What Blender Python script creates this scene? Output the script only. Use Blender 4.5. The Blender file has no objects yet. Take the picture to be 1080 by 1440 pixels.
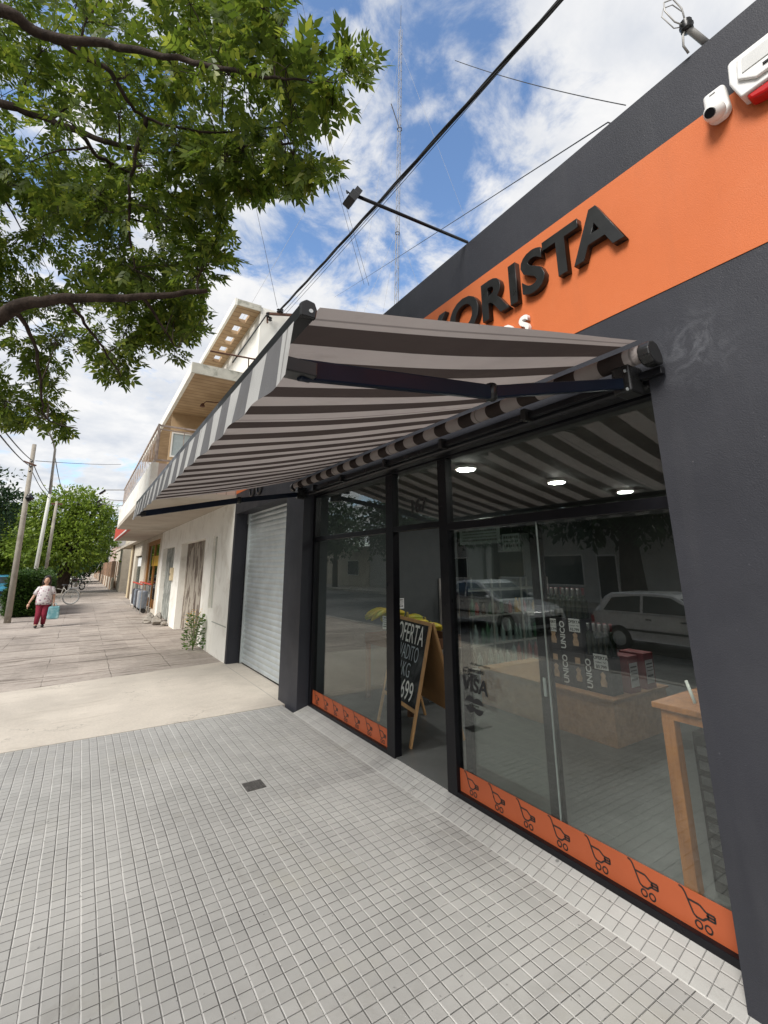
import bpy, bmesh, math, random
import numpy as np
from mathutils import Vector, Matrix
random.seed(7)
SC = bpy.context.scene
COL = SC.collection
R = math.radians
PI = math.pi

# ------------------------------------------------------------------ camera
H = 1.70                                   # eye height, metres
F, CX, CY = 642.24, 540.0, 635.69          # focal length / principal point of the photograph (1080 x 1440)
yaw, pitch, roll = R(32.708), R(13.993), R(-0.3215)
fw = Vector((math.sin(yaw)*math.cos(pitch), math.cos(yaw)*math.cos(pitch), math.sin(pitch)))
r0 = Vector((math.cos(yaw), -math.sin(yaw), 0)); u0 = r0.cross(fw)
RT = r0*math.cos(roll) + u0*math.sin(roll)
UP = -r0*math.sin(roll) + u0*math.cos(roll)
EYE = Vector((0, 0, H))
cam_d = bpy.data.cameras.new("camera"); cam = bpy.data.objects.new("camera", cam_d); COL.objects.link(cam)
m = Matrix((RT, UP, -fw)).transposed().to_4x4(); m.translation = EYE
cam.matrix_world = m
cam_d.sensor_fit = 'HORIZONTAL'; cam_d.sensor_width = 36
cam_d.lens = 36*F/1080; cam_d.shift_y = (CY-720)/1080; cam_d.shift_x = 0
cam_d.clip_start = 0.02; cam_d.clip_end = 2000
SC.camera = cam

def ray(x, y):                             # viewing direction through a point of the photograph (used to find real positions)
    return fw + RT*((x-CX)/F) - UP*((y-CY)/F)

# ------------------------------------------------------------------ light
SUN_EL, SUN_AZ = R(42), R(248)             # azimuth clockwise from +Y
sd = Vector((math.sin(SUN_AZ)*math.cos(SUN_EL), math.cos(SUN_AZ)*math.cos(SUN_EL), math.sin(SUN_EL)))
sl = bpy.data.lights.new("sun", 'SUN'); sl.energy = 3.0; sl.angle = R(24); sl.color = (1, .965, .92)
so = bpy.data.objects.new("sun", sl); COL.objects.link(so)
so.rotation_euler = sd.to_track_quat('Z', 'Y').to_euler(); so.location = (0, 0, 30)

W = bpy.data.worlds.new("World"); SC.world = W; W.use_nodes = True
wt = W.node_tree; wn = wt.nodes; wl = wt.links; wn.clear()
def WN(t, **k):
    n = wn.new(t)
    for a, b in k.items(): setattr(n, a, b)
    return n
def wmath(op, a, b=None, c=None):
    n = WN('ShaderNodeMath', operation=op)
    for i, v in enumerate((a, b, c)):
        if v is None: continue
        if isinstance(v, (int, float)): n.inputs[i].default_value = v
        else: wl.new(v, n.inputs[i])
    return n.outputs[0]
out = WN('ShaderNodeOutputWorld'); bg = WN('ShaderNodeBackground'); bg.inputs[1].default_value = 0.1
wl.new(bg.outputs[0], out.inputs[0])
sky = WN('ShaderNodeTexSky', sky_type='NISHITA', sun_disc=False, sun_elevation=SUN_EL, sun_rotation=SUN_AZ,
         air_density=1.0, dust_density=0.6, ozone_density=2.0)
tc = WN('ShaderNodeTexCoord')
nrm = WN('ShaderNodeVectorMath', operation='NORMALIZE'); wl.new(tc.outputs['Generated'], nrm.inputs[0])
sx = WN('ShaderNodeSeparateXYZ'); wl.new(nrm.outputs[0], sx.inputs[0])
zc = wmath('ADD', wmath('MAXIMUM', sx.outputs[2], 0.0), 0.22)
cb = WN('ShaderNodeCombineXYZ')
wl.new(wmath('DIVIDE', sx.outputs[0], zc), cb.inputs[0]); wl.new(wmath('DIVIDE', sx.outputs[1], zc), cb.inputs[1])
def wnoise(scale, detail, rough, off, dist=0.0):
    mp = WN('ShaderNodeMapping'); mp.inputs['Location'].default_value = off
    wl.new(cb.outputs[0], mp.inputs[0])
    n = WN('ShaderNodeTexNoise'); n.inputs['Scale'].default_value = scale; n.inputs['Detail'].default_value = detail
    n.inputs['Roughness'].default_value = rough; n.inputs['Distortion'].default_value = dist
    wl.new(mp.outputs[0], n.inputs['Vector']); return n.outputs[0]
big = wnoise(2.1, 3, .5, (3.1, 1.7, 0)); fine = wnoise(5.5, 9, .62, (0.4, 5.2, 0), .3); shade = wnoise(4.0, 6, .6, (8, 2, 0), .2)
dens = wmath('ADD', wmath('MULTIPLY', big, .55), wmath('MULTIPLY', fine, .75))
# banks of cloud and gaps, by direction; unseen banks behind and west added to whiten ambient light
for (d, w, k) in (((.62, .26, .73), .22, .20), ((.24, .62, .745), .16, .10), ((.42, .60, .67), .20, .07), ((.16, .83, .53), .20, .10),
                  ((.06, .95, .30), .25, .14), ((.38, .44, .815), .17, -.10), ((.50, .50, .70), .10, -.10), ((.34, .45, .825), .16, -.03), ((.13, .52, .84), .2, -.10),
                  ((.30, .72, .62), .09, -.07), ((-.3, .9, .2), .3, .10), ((-.8, .1, .5), .9, .20), ((0, -.8, .5), .9, .20), ((.9, -.3, .4), .7, .15)):
    v = Vector(d).normalized()
    dt = WN('ShaderNodeVectorMath', operation='DOT_PRODUCT'); wl.new(nrm.outputs[0], dt.inputs[0]); dt.inputs[1].default_value = v
    e = wmath('MULTIPLY', wmath('EXPONENT', wmath('MULTIPLY', wmath('SUBTRACT', dt.outputs['Value'], 1.0), 2.0/(w*w))), k)
    dens = wmath('ADD', dens, e)
mr = WN('ShaderNodeMapRange', interpolation_type='SMOOTHSTEP'); wl.new(dens, mr.inputs[0])
mr.inputs[1].default_value = .625; mr.inputs[2].default_value = .80
mr2 = WN('ShaderNodeMapRange'); wl.new(shade, mr2.inputs[0]); mr2.inputs[1].default_value = .32; mr2.inputs[2].default_value = .62
cc = WN('ShaderNodeMix', data_type='RGBA'); wl.new(mr2.outputs[0], cc.inputs[0])
cc.inputs[6].default_value = (4.7, 4.95, 5.4, 1); cc.inputs[7].default_value = (6.7, 6.65, 6.6, 1)
hs = WN('ShaderNodeHueSaturation'); wl.new(sky.outputs[0], hs.inputs['Color']); hs.inputs['Saturation'].default_value = 1.06; hs.inputs['Value'].default_value = 1.75
cm = WN('ShaderNodeMix', data_type='RGBA'); wl.new(wmath('MULTIPLY', mr.outputs[0], .97), cm.inputs[0])
wl.new(hs.outputs[0], cm.inputs[6]); wl.new(cc.outputs[2], cm.inputs[7])
wl.new(cm.outputs[2], bg.inputs[0])

SC.view_settings.view_transform = 'Standard'; SC.view_settings.look = 'None'
SC.view_settings.exposure = 0.56; SC.view_settings.gamma = 1.0
SC.cycles.max_bounces = 8; SC.cycles.transparent_max_bounces = 16
SC.cycles.diffuse_bounces = 4; SC.cycles.glossy_bounces = 4

# ------------------------------------------------------------------ node helpers
class NT:
    def __init__(s, name):
        s.m = bpy.data.materials.new(name); s.m.use_nodes = True; s.t = s.m.node_tree
        s.n = s.t.nodes; s.n.clear(); s.out = s.n.new('ShaderNodeOutputMaterial'); s._oc = None
    def lk(s, a, b): s.t.links.new(a, b)
    def node(s, t, ins=None, **k):
        n = s.n.new(t)
        for a, b in k.items(): setattr(n, a, b)
        for a, v in (ins or {}).items(): s.put(n.inputs[a], v)
        return n
    def put(s, sock, v):
        if isinstance(v, bpy.types.NodeSocket): s.lk(v, sock)
        else:
            if sock.type == 'RGBA' and len(v) == 3: v = (*v, 1)
            sock.default_value = v
    def obj(s):
        if s._oc is None: s._oc = s.node('ShaderNodeNewGeometry').outputs['Position']
        return s._oc
    def math(s, op, a, b=None, c=None, clamp=False):
        n = s.node('ShaderNodeMath', operation=op, use_clamp=clamp)
        for i, v in enumerate((a, b, c)):
            if v is not None: s.put(n.inputs[i], v)
        return n.outputs[0]
    def noise(s, scale, detail=4, rough=.55, vec=None, stretch=None, dist=0):
        vec = vec or s.obj()
        if stretch: vec = s.node('ShaderNodeMapping', {0: vec, 'Scale': stretch}).outputs[0]
        return s.node('ShaderNodeTexNoise', {'Vector': vec, 'Scale': scale, 'Detail': detail, 'Roughness': rough, 'Distortion': dist}).outputs[0]
    def rng(s, v, a, b, c=0.0, d=1.0, smooth=False):
        return s.node('ShaderNodeMapRange', {0: v, 1: a, 2: b, 3: c, 4: d}, interpolation_type='SMOOTHSTEP' if smooth else 'LINEAR').outputs[0]
    def mix(s, f, a, b, mode='MIX'):
        return s.node('ShaderNodeMix', {0: f, 6: a, 7: b}, data_type='RGBA', blend_type=mode).outputs[2]
    def xyz(s, v=None):
        return s.node('ShaderNodeSeparateXYZ', {0: v or s.obj()}).outputs
    def bump(s, h, strength=.3, dist=.01):
        return s.node('ShaderNodeBump', {'Height': h, 'Strength': strength, 'Distance': dist}).outputs[0]
    def bsdf(s, col, rough=.6, metal=0.0, normal=None, spec=.5, **ins):
        b = s.node('ShaderNodeBsdfPrincipled', {'Base Color': col, 'Roughness': rough, 'Metallic': metal, 'Specular IOR Level': spec, **ins})
        if normal is not None: s.lk(normal, b.inputs['Normal'])
        s.lk(b.outputs[0], s.out.inputs[0]); return b

def mat(name, col, rough=.6, metal=0.0, var=.15, vs=3.0, bump=0.0, bs=60.0, spec=.5, dirt=None, dirt_amt=.5, dirt_scale=1.3, coat=0.0):
    """painted / plain surface with real-world variation: broad tone drift, fine grain, optional dirt patches"""
    T = NT(name); c = Vector(col)
    lo = tuple(c*(1-var)); hi = tuple(min(1, v) for v in c*(1+var))
    k = T.mix(T.rng(T.noise(vs, 6, .6), .3, .7), lo, hi)
    if dirt is not None:
        d = T.rng(T.noise(dirt_scale, 9, .68, dist=.6), .5, .68, 0, dirt_amt)
        k = T.mix(d, k, dirt)
    rr = T.rng(T.noise(vs*2.3, 4), .3, .7, max(.02, rough-.08), min(1, rough+.08))
    nm = None
    if bump: nm = T.bump(T.noise(bs, 5, .6), bump, .004)
    T.bsdf(k, rr, metal, nm, spec, **({'Coat Weight': coat, 'Coat Roughness': .05} if coat else {}))
    return T.m

def emit(name, col, s):
    T = NT(name); e = T.node('ShaderNodeEmission', {0: col, 1: s}); T.lk(e.outputs[0], T.out.inputs[0]); return T.m

def glass(name, tint=(.87, .90, .88), r0=.085, rough=0.0):
    T = NT(name)
    f = T.node('ShaderNodeLayerWeight', {'Blend': .5}).outputs['Facing']
    fac = T.math('ADD', T.math('MULTIPLY', T.math('POWER', f, 5.0), .92), r0, clamp=True)
    tr = T.node('ShaderNodeBsdfTransparent', {0: tint}); gl = T.node('ShaderNodeBsdfGlossy', {0: (.95, .97, .96), 'Roughness': rough})
    mx = T.node('ShaderNodeMixShader', {0: fac}); T.lk(tr.outputs[0], mx.inputs[1]); T.lk(gl.outputs[0], mx.inputs[2])
    T.lk(mx.outputs[0], T.out.inputs[0]); return T.m

# ------------------------------------------------------------------ mesh helpers
class MB:
    def __init__(s): s.v = []; s.f = []; s.mi = []; s.cur = 0; s.sm = False
    def add(s, vs, fs):
        b = len(s.v); s.v += [tuple(v) for v in vs]; s.f += [tuple(b+i for i in f) for f in fs]; s.mi += [s.cur]*len(fs); return s
    def box(s, x0, x1, y0, y1, z0, z1):
        return s.add([(x0,y0,z0),(x1,y0,z0),(x1,y1,z0),(x0,y1,z0),(x0,y0,z1),(x1,y0,z1),(x1,y1,z1),(x0,y1,z1)],
                     [(0,3,2,1),(4,5,6,7),(0,1,5,4),(1,2,6,5),(2,3,7,6),(3,0,4,7)])
    def obox(s, c, ax, ay, az, hx, hy, hz):
        c = Vector(c); ax, ay, az = (Vector(a).normalized() for a in (ax, ay, az)); vs = []
        for k in (-1, 1):
            for i, j in ((-1,-1),(1,-1),(1,1),(-1,1)): vs.append(c+ax*hx*i+ay*hy*j+az*hz*k)
        return s.add(vs, [(0,3,2,1),(4,5,6,7),(0,1,5,4),(1,2,6,5),(2,3,7,6),(3,0,4,7)])
    def bar(s, a, b, w, t, up=(0,0,1)):
        a = Vector(a); b = Vector(b); d = b-a; u = Vector(up); sd_ = d.cross(u)
        if sd_.length < 1e-6: sd_ = d.cross(Vector((1,0,0)))
        sd_.normalize(); u2 = sd_.cross(d).normalized()
        return s.obox((a+b)/2, d, sd_, u2, d.length/2, w/2, t/2)
    def tube(s, pts, r, n=8, closed=False, cap=True):
        pts = [Vector(p) for p in pts]; m_ = len(pts); rs = r if isinstance(r, (list, tuple)) else [r]*m_
        t0 = (pts[1]-pts[0]).normalized(); up = Vector((0,0,1)) if abs(t0.z) < .9 else Vector((1,0,0))
        rings = []
        for i, p in enumerate(pts):
            if closed: t = pts[(i+1) % m_]-pts[i-1]
            else: t = pts[min(i+1, m_-1)]-pts[max(i-1, 0)]
            t.normalize(); a = t.cross(up)
            if a.length < 1e-4: a = t.cross(Vector((.3,.8,.1)))
            a.normalize(); b = a.cross(t)
            up = b
            rings.append([p+(a*math.cos(2*PI*k/n)+b*math.sin(2*PI*k/n))*rs[i] for k in range(n)])
        vs = [v for rg in rings for v in rg]; fs = []
        for i in range(m_ if closed else m_-1):
            for k in range(n):
                j = (i+1) % m_; fs.append((i*n+k, i*n+(k+1) % n, j*n+(k+1) % n, j*n+k))
        if cap and not closed: fs += [tuple(range(n))[::-1], tuple((m_-1)*n+k for k in range(n))]
        return s.add(vs, fs)
    def lathe(s, prof, c=(0,0,0), n=16, axis='Z'):
        c = Vector(c); vs = []; fs = []
        for r_, z in prof:
            for k in range(n):
                a = 2*PI*k/n; x, y = r_*math.cos(a), r_*math.sin(a)
                vs.append(c+Vector({'Z': (x,y,z), 'X': (z,x,y), 'Y': (x,z,y)}[axis]))
        for i in range(len(prof)-1):
            for k in range(n): fs.append((i*n+k, i*n+(k+1) % n, (i+1)*n+(k+1) % n, (i+1)*n+k))
        fs += [tuple(range(n))[::-1], tuple((len(prof)-1)*n+k for k in range(n))]
        return s.add(vs, fs)
    def prism(s, poly, fn, t0, t1):
        """poly: 2d outline; fn(u, v, t) -> 3d"""
        n = len(poly); vs = [fn(u, v, t0) for u, v in poly]+[fn(u, v, t1) for u, v in poly]
        fs = [tuple(range(n))[::-1], tuple(range(n, 2*n))]+[(i, (i+1) % n, n+(i+1) % n, n+i) for i in range(n)]
        return s.add(vs, fs)
    def grid(s, fn, nu, nv):
        vs = [fn(i/nu, j/nv) for j in range(nv+1) for i in range(nu+1)]
        return s.add(vs, [(j*(nu+1)+i, j*(nu+1)+i+1, (j+1)*(nu+1)+i+1, (j+1)*(nu+1)+i) for j in range(nv) for i in range(nu)])
    def blob(s, c, r, seed=0, rough=.15, n=2):
        bm = bmesh.new(); bmesh.ops.create_icosphere(bm, subdivisions=n, radius=1); rd = random.Random(seed)
        rx, ry, rz = r if isinstance(r, (tuple, list)) else (r, r, r)
        ph = [rd.uniform(0, 6) for _ in range(6)]
        vs = []
        for v in bm.verts:
            k = 1+rough*(math.sin(v.co.x*3+ph[0])*math.sin(v.co.y*3.3+ph[1])+.5*math.sin(v.co.z*5+ph[2])+.6*(rd.random()-.5))
            vs.append((c[0]+v.co.x*rx*k, c[1]+v.co.y*ry*k, c[2]+v.co.z*rz*k))
        fs = [tuple(v.index for v in f.verts) for f in bm.faces]; bm.free(); return s.add(vs, fs)
    def build(s, name, m_, parent=None, smooth=False, bevel=0.0, bseg=2):
        me = bpy.data.meshes.new(name)
        off = Vector(parent['_o']) if parent is not None else Vector((0,0,0))
        me.from_pydata([(v[0]-off.x, v[1]-off.y, v[2]-off.z) for v in s.v], [], s.f)
        ms = m_ if isinstance(m_, (list, tuple)) else [m_]
        for q in ms: me.materials.append(q)
        if len(ms) > 1: me.polygons.foreach_set('material_index', s.mi)
        if smooth: me.polygons.foreach_set('use_smooth', [True]*len(me.polygons))
        me.update()
        o = bpy.data.objects.new(name, me); COL.objects.link(o)
        if bevel:
            b = o.modifiers.new('bevel', 'BEVEL'); b.width = bevel; b.segments = bseg; b.limit_method = 'ANGLE'; b.angle_limit = R(35)
        if parent is not None:
            o.parent = parent; o['_o'] = tuple(off)
        else: o['_o'] = (0.0, 0.0, 0.0)
        return o

def tag(o, label, cat, group=None):
    o['label'] = label; o['category'] = cat
    if group: o['group'] = group
    return o
def thing(name, label, cat, loc=(0,0,0), group=None):
    o = bpy.data.objects.new(name, None); COL.objects.link(o); o.location = loc; o['_o'] = tuple(float(a) for a in loc)
    o.empty_display_size = .2
    return tag(o, label, cat, group)
def struct(o, kind='structure'): o['kind'] = kind; return o
def dup(root, loc, rotz=0.0, label=None, scale=None):
    def cp(o, par):
        c = o.copy(); COL.objects.link(c)
        if par is not None: c.parent = par
        for ch in list(o.children): cp(ch, c)
        return c
    r_ = cp(root, None); r_.location = loc; r_.rotation_euler = (0, 0, rotz)
    if label: r_['label'] = label
    if scale: r_.scale = scale
    return r_

def text_mesh(name, s, size, m_, parent, origin, ax, ay, extrude=.002, offset=0.0, bevel=0.0, align='CENTER', label=None, xs=1.0, shear=0.0):
    """lettering as real geometry: origin = centre of the base line, ax = writing direction, ay = up"""
    cu = bpy.data.curves.new(name, 'FONT'); cu.body = s; cu.size = size; cu.extrude = extrude; cu.offset = offset
    cu.bevel_depth = bevel; cu.align_x = align; cu.resolution_u = 4; cu.shear = shear
    tmp = bpy.data.objects.new(name+'_c', cu); COL.objects.link(tmp)
    dg = bpy.context.evaluated_depsgraph_get(); me = bpy.data.meshes.new_from_object(tmp.evaluated_get(dg))
    COL.objects.unlink(tmp); bpy.data.objects.remove(tmp)
    ax = Vector(ax).normalized(); ay = Vector(ay).normalized(); az = ax.cross(ay)
    off = Vector(parent['_o']) if parent is not None else Vector((0,0,0))
    M = Matrix((ax*xs, ay, az)).transposed().to_4x4(); M.translation = Vector(origin)-off
    me.transform(M); me.materials.clear(); me.materials.append(m_)
    o = bpy.data.objects.new(name, me); COL.objects.link(o); o['_o'] = tuple(off)
    if parent is not None: o.parent = parent
    return o
FY = (0, -1, 0); UZ = (0, 0, 1)            # writing on the shop front: towards -Y, up
# ------------------------------------------------------------------ materials of the setting
PITCH = .0672
def tile_mat(name, base, ox=0.0, oy=0.0, light=1.0):
    T = NT(name); X, Y, Z = T.xyz()
    # slightly wandering joints
    wob = T.math('MULTIPLY', T.math('SUBTRACT', T.noise(1.7, 3), .5), .012)
    def line(c, o, k=1.0):
        t = T.math('ADD', T.math('DIVIDE', T.math('ADD', T.math('SUBTRACT', c, o), wob), PITCH*k), 400.0)
        fr = T.math('FRACT', t)
        return T.math('MULTIPLY', T.math('ABSOLUTE', T.math('SUBTRACT', fr, .5)), 1.0), t
    lx, tx = line(X, ox); ly, ty = line(Y, oy)
    jx, _ = line(X, ox, 3); jy, _ = line(Y, oy, 3)
    gx = T.rng(lx, .452, .490, smooth=True); gy = T.rng(ly, .458, .492, smooth=True)
    groove = T.math('MULTIPLY', T.math('MAXIMUM', gx, gy), light)
    # tone of each little square
    wn_ = T.node('ShaderNodeTexWhiteNoise', {0: T.node('ShaderNodeCombineXYZ', {0: T.math('FLOOR', tx), 1: T.math('FLOOR', ty), 2: 0.0}).outputs[0]}, noise_dimensions='3D').outputs[0]
    wb = T.node('ShaderNodeTexWhiteNoise', {0: T.node('ShaderNodeCombineXYZ', {0: T.math('FLOOR', T.math('DIVIDE', tx, 3.0)), 1: T.math('FLOOR', T.math('DIVIDE', ty, 3.0)), 2: 3.0}).outputs[0]}, noise_dimensions='3D').outputs[0]
    grain = T.noise(420, 3, .7); broad = T.noise(.9, 5, .6); mid = T.noise(9, 5, .6)
    v = T.math('ADD', T.math('MULTIPLY', wn_, .13), T.math('ADD', T.math('MULTIPLY', wb, .10), T.math('MULTIPLY', grain, .55)))
    v = T.math('ADD', v, T.math('ADD', T.math('MULTIPLY', broad, .45), T.math('MULTIPLY', mid, .25)))
    b = Vector(base)
    col = T.mix(T.rng(v, .45, 1.0), tuple(b*.78), tuple(b*1.20))
    # yellowish worn marks
    col = T.mix(T.rng(T.noise(1.1, 6, .65), .56, .72, 0, .35), col, (b.x*1.0, b.y*.96, b.z*.80))
    dk = T.rng(T.noise(4, 4), .35, .65, .35, .95)
    col = T.mix(T.math('MULTIPLY', groove, dk), col, tuple(b*.26))
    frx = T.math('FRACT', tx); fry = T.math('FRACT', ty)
    hx = T.math('MULTIPLY', T.rng(frx, .030, .050, smooth=True), T.rng(frx, .075, .100, 1, 0, smooth=True))  # bevel highlights beside the grooves, painted in as pale strips
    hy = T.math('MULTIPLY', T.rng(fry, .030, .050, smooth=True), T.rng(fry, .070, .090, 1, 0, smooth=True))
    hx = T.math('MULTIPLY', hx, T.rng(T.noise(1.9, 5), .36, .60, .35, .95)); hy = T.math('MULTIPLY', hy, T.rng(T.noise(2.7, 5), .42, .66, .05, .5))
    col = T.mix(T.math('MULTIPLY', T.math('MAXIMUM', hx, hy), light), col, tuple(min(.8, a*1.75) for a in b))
    # pale cement left in the joints between whole tiles
    wx = T.rng(jx, .478, .49, smooth=True); wy = T.rng(jy, .482, .492, smooth=True)
    pal = T.math('MAXIMUM', T.math('MULTIPLY', wx, T.rng(T.noise(2.5, 4), .35, .6, .25, .95)), T.math('MULTIPLY', wy, T.rng(T.noise(3.1, 4), .45, .7, 0, .5)))
    col = T.mix(pal, col, tuple(min(.8, a*1.75) for a in b))
    sp = T.rng(T.noise(30, 2, .4), .72, .76)
    col = T.mix(T.math('MULTIPLY', sp, .6), col, tuple(b*.30))
    gum = T.node('ShaderNodeTexVoronoi', {0: T.obj(), 'Scale': 1.9}).outputs['Distance']
    col = T.mix(T.rng(T.math('ADD', gum, T.math('MULTIPLY', T.noise(40, 3), .03)), .030, .040, .75, 0), col, tuple(b*.32))
    col = T.mix(T.rng(T.noise(1.6, 9, .72, dist=1.2), .57, .66, 0, .30), col, (b.x*.62, b.y*.60, b.z*.56))
    chip = T.math('MULTIPLY', T.rng(T.noise(55, 3, .6), .62, .68), groove)
    col = T.mix(chip, col, tuple(b*.18))
    hgt = T.math('SUBTRACT', T.math('MULTIPLY', T.noise(200, 4), .12), groove)
    nm = T.bump(hgt, 1.0, .006)
    T.bsdf(col, T.rng(mid, .3, .7, .62, .85), 0, nm, .4); return T.m

M = {}
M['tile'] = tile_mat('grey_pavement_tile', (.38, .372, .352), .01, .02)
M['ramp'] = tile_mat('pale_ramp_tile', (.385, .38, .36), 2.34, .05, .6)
def concrete(name, base, crack=True, stain=(.36, .31, .25)):
    T = NT(name); b = Vector(base)
    v = T.math('ADD', T.math('MULTIPLY', T.noise(1.1, 8, .62), .6), T.math('MULTIPLY', T.noise(38, 5, .7), .4))
    col = T.mix(T.rng(v, .38, .62), tuple(b*.86), tuple(b*1.10))
    st = T.rng(T.noise(2.2, 9, .7, stretch=(.6, 2.6, 1), dist=.7), .56, .70, 0, .55)
    col = T.mix(st, col, stain)
    col = T.mix(T.rng(T.noise(16, 3), .70, .76, 0, .45), col, tuple(b*.5))
    col = T.mix(T.rng(T.noise(.55, 7, .6, dist=1.0), .50, .62, 0, .30), col, tuple(b*.66))
    ck = T.rng(T.math('ABSOLUTE', T.math('SUBTRACT', T.noise(.42, 9, .62, dist=.3), .5)), 0, .0022, 1, 0)
    col = T.mix(T.math('MULTIPLY', ck, T.rng(T.noise(.7, 2), .50, .56, 0, .75)), col, tuple(b*.25))
    T.bsdf(col, .85, 0, T.bump(T.noise(60, 8, .7), .35, .006), .3); return T.m
M['pad'] = concrete('pale_concrete', (.57, .515, .44))
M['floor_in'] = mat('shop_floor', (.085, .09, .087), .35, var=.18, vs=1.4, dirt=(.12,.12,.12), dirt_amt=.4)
def flagstone():
    T = NT('worn_flagstone'); b = Vector((.40, .350, .305)); X, Y, Z = T.xyz()
    wob = T.math('MULTIPLY', T.math('SUBTRACT', T.noise(1.6, 3, .5), .5), .07)
    def ln(c, per, o):
        fr = T.math('FRACT', T.math('ADD', T.math('DIVIDE', T.math('ADD', T.math('ADD', c, wob), o), per), 100.0))
        return T.math('ABSOLUTE', T.math('SUBTRACT', fr, .5))
    g = T.math('MAXIMUM', T.math('MULTIPLY', T.rng(ln(X, .92, .30), .488, .499, smooth=True), .6), T.rng(ln(Y, .74, .1), .484, .498, smooth=True))
    g = T.math('MULTIPLY', g, T.rng(T.noise(1.4, 4), .42, .58))
    cell = T.node('ShaderNodeTexWhiteNoise', {0: T.node('ShaderNodeCombineXYZ', {0: T.math('FLOOR', T.math('DIVIDE', T.math('ADD', X, .76), .92)), 1: T.math('FLOOR', T.math('DIVIDE', T.math('ADD', Y, .47), .74)), 2: 0.0}).outputs[0]}, noise_dimensions='3D').outputs[0]
    v = T.math('ADD', T.math('MULTIPLY', T.noise(.8, 8, .65), .55), T.math('ADD', T.math('MULTIPLY', T.noise(12, 6, .7), .35), T.math('MULTIPLY', cell, .12)))
    col = T.mix(T.rng(v, .36, .68), tuple(b*.70), tuple(b*1.30))
    wv = T.noise(1.5, 9, .72, stretch=(.35, 2.4, 1), dist=.9)
    col = T.mix(T.rng(wv, .52, .62, 0, .85), col, (.14, .115, .095))
    col = T.mix(T.rng(T.noise(3, 8, .7, stretch=(.5, 1.6, 1)), .60, .72, 0, .6), col, (.50, .44, .37))
    col = T.mix(T.math('MULTIPLY', g, .8), col, (.07, .06, .05))
    hg = T.math('SUBTRACT', T.math('ADD', T.noise(6, 9, .7), T.math('MULTIPLY', wv, 1.2)), T.math('MULTIPLY', g, 1.2))
    T.bsdf(col, .9, 0, T.bump(hg, .7, .02), .25); return T.m
M['flag'] = flagstone()
M['asphalt'] = mat('asphalt', (.11, .108, .105), .85, var=.2, vs=.8, bump=.5, bs=120, dirt=(.19,.18,.17), dirt_amt=.6, dirt_scale=.5)
M['earth'] = mat('earth', (.17, .13, .09), .95, var=.3, vs=2, bump=.6, bs=30, dirt=(.07,.10,.03), dirt_amt=.8, dirt_scale=1.1)
M['kerb'] = mat('kerb_stone', (.36, .34, .31), .85, var=.2, bump=.3, bs=50, dirt=(.15,.13,.11), dirt_amt=.6)
T = NT('anthracite_paint'); c_ = T.mix(T.rng(T.noise(1.2, 6, .6), .3, .7), (.026,.027,.033), (.034,.035,.043))
c_ = T.mix(T.rng(T.noise(.8, 9, .68, dist=.6), .5, .68, 0, .3), c_, (.052,.053,.060))
dd_ = T.node('ShaderNodeVectorMath', {0: T.obj(), 1: (2.38, .90, 2.74)}, operation='DISTANCE').outputs['Value']
sm_ = T.math('MULTIPLY', T.rng(dd_, .03, .24, 1, 0), T.rng(T.noise(9, 8, .75, dist=1.5), .46, .64)); c_ = T.mix(T.math('MULTIPLY', sm_, .42), c_, (.15,.155,.17))   # plaster smear by the bracket
c_ = T.mix(T.rng(T.noise(5, 8, .7, stretch=(1, 1, .10)), .50, .70, 0, .30), c_, (.055,.055,.060))
c_ = T.mix(T.rng(T.noise(55, 2, .4), .77, .80, 0, .5), c_, (.14,.14,.15))
T.bsdf(c_, T.rng(T.noise(2.5, 4), .3, .7, .48, .62), 0, T.bump(T.math('ADD', T.noise(180, 5, .6), T.math('MULTIPLY', T.noise(2.5, 4), 2.5)), .4, .006), .3); M['dark'] = T.m
T = NT('orange_paint'); c_ = T.mix(T.rng(T.noise(.9, 6, .6), .3, .7), (.52,.130,.038), (.58,.153,.048))
c_ = T.mix(T.rng(T.noise(5, 8, .7, stretch=(1, 1, .12)), .52, .70, 0, .16), c_, (.33,.105,.045))
c_ = T.mix(T.rng(T.noise(1.7, 9, .7, dist=.7), .55, .70, 0, .12), c_, (.62,.26,.13))
T.bsdf(c_, T.rng(T.noise(2.5, 4), .3, .7, .52, .68), 0, T.bump(T.math('ADD', T.noise(170, 5, .6), T.math('MULTIPLY', T.noise(3, 4), 2.0)), .35, .005), .3); M['orange'] = T.m
M['black'] = mat('black_satin_metal', (.006, .006, .008), .34, var=.2, spec=.35)
M['blackp'] = mat('black_plastic', (.014, .014, .014), .30, var=.15, spec=.5)
M['letter'] = mat('black_acrylic_letter', (.012, .012, .012), .33, var=.1, spec=.5)
M['white'] = mat('white_plastic', (.78, .77, .74), .4, var=.04)
M['wpaint'] = mat('weathered_white_paint', (.88, .86, .79), .75, var=.05, vs=1.3, bump=.5, bs=40, dirt=(.55,.50,.42), dirt_amt=.55, dirt_scale=1.7)
M['wpanel'] = mat('grey_recess_paint', (.42, .42, .37), .8, var=.1, vs=1.3)
M['cream'] = mat('cream_render', (.62, .51, .33), .8, var=.10, vs=1.2, bump=.3, bs=40, dirt=(.40,.32,.2), dirt_amt=.4)
M['creamw'] = mat('off_white_render', (.60, .54, .44), .8, var=.1, vs=1.2, bump=.3, bs=40, dirt=(.36,.31,.24), dirt_amt=.5)
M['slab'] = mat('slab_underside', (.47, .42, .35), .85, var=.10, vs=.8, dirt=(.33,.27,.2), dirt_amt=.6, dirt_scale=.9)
M['peel'] = mat('mossy_fascia', (.52, .50, .43), .9, var=.15, vs=4, bump=.6, bs=30, dirt=(.13,.14,.10), dirt_amt=.85, dirt_scale=3.2)
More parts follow.
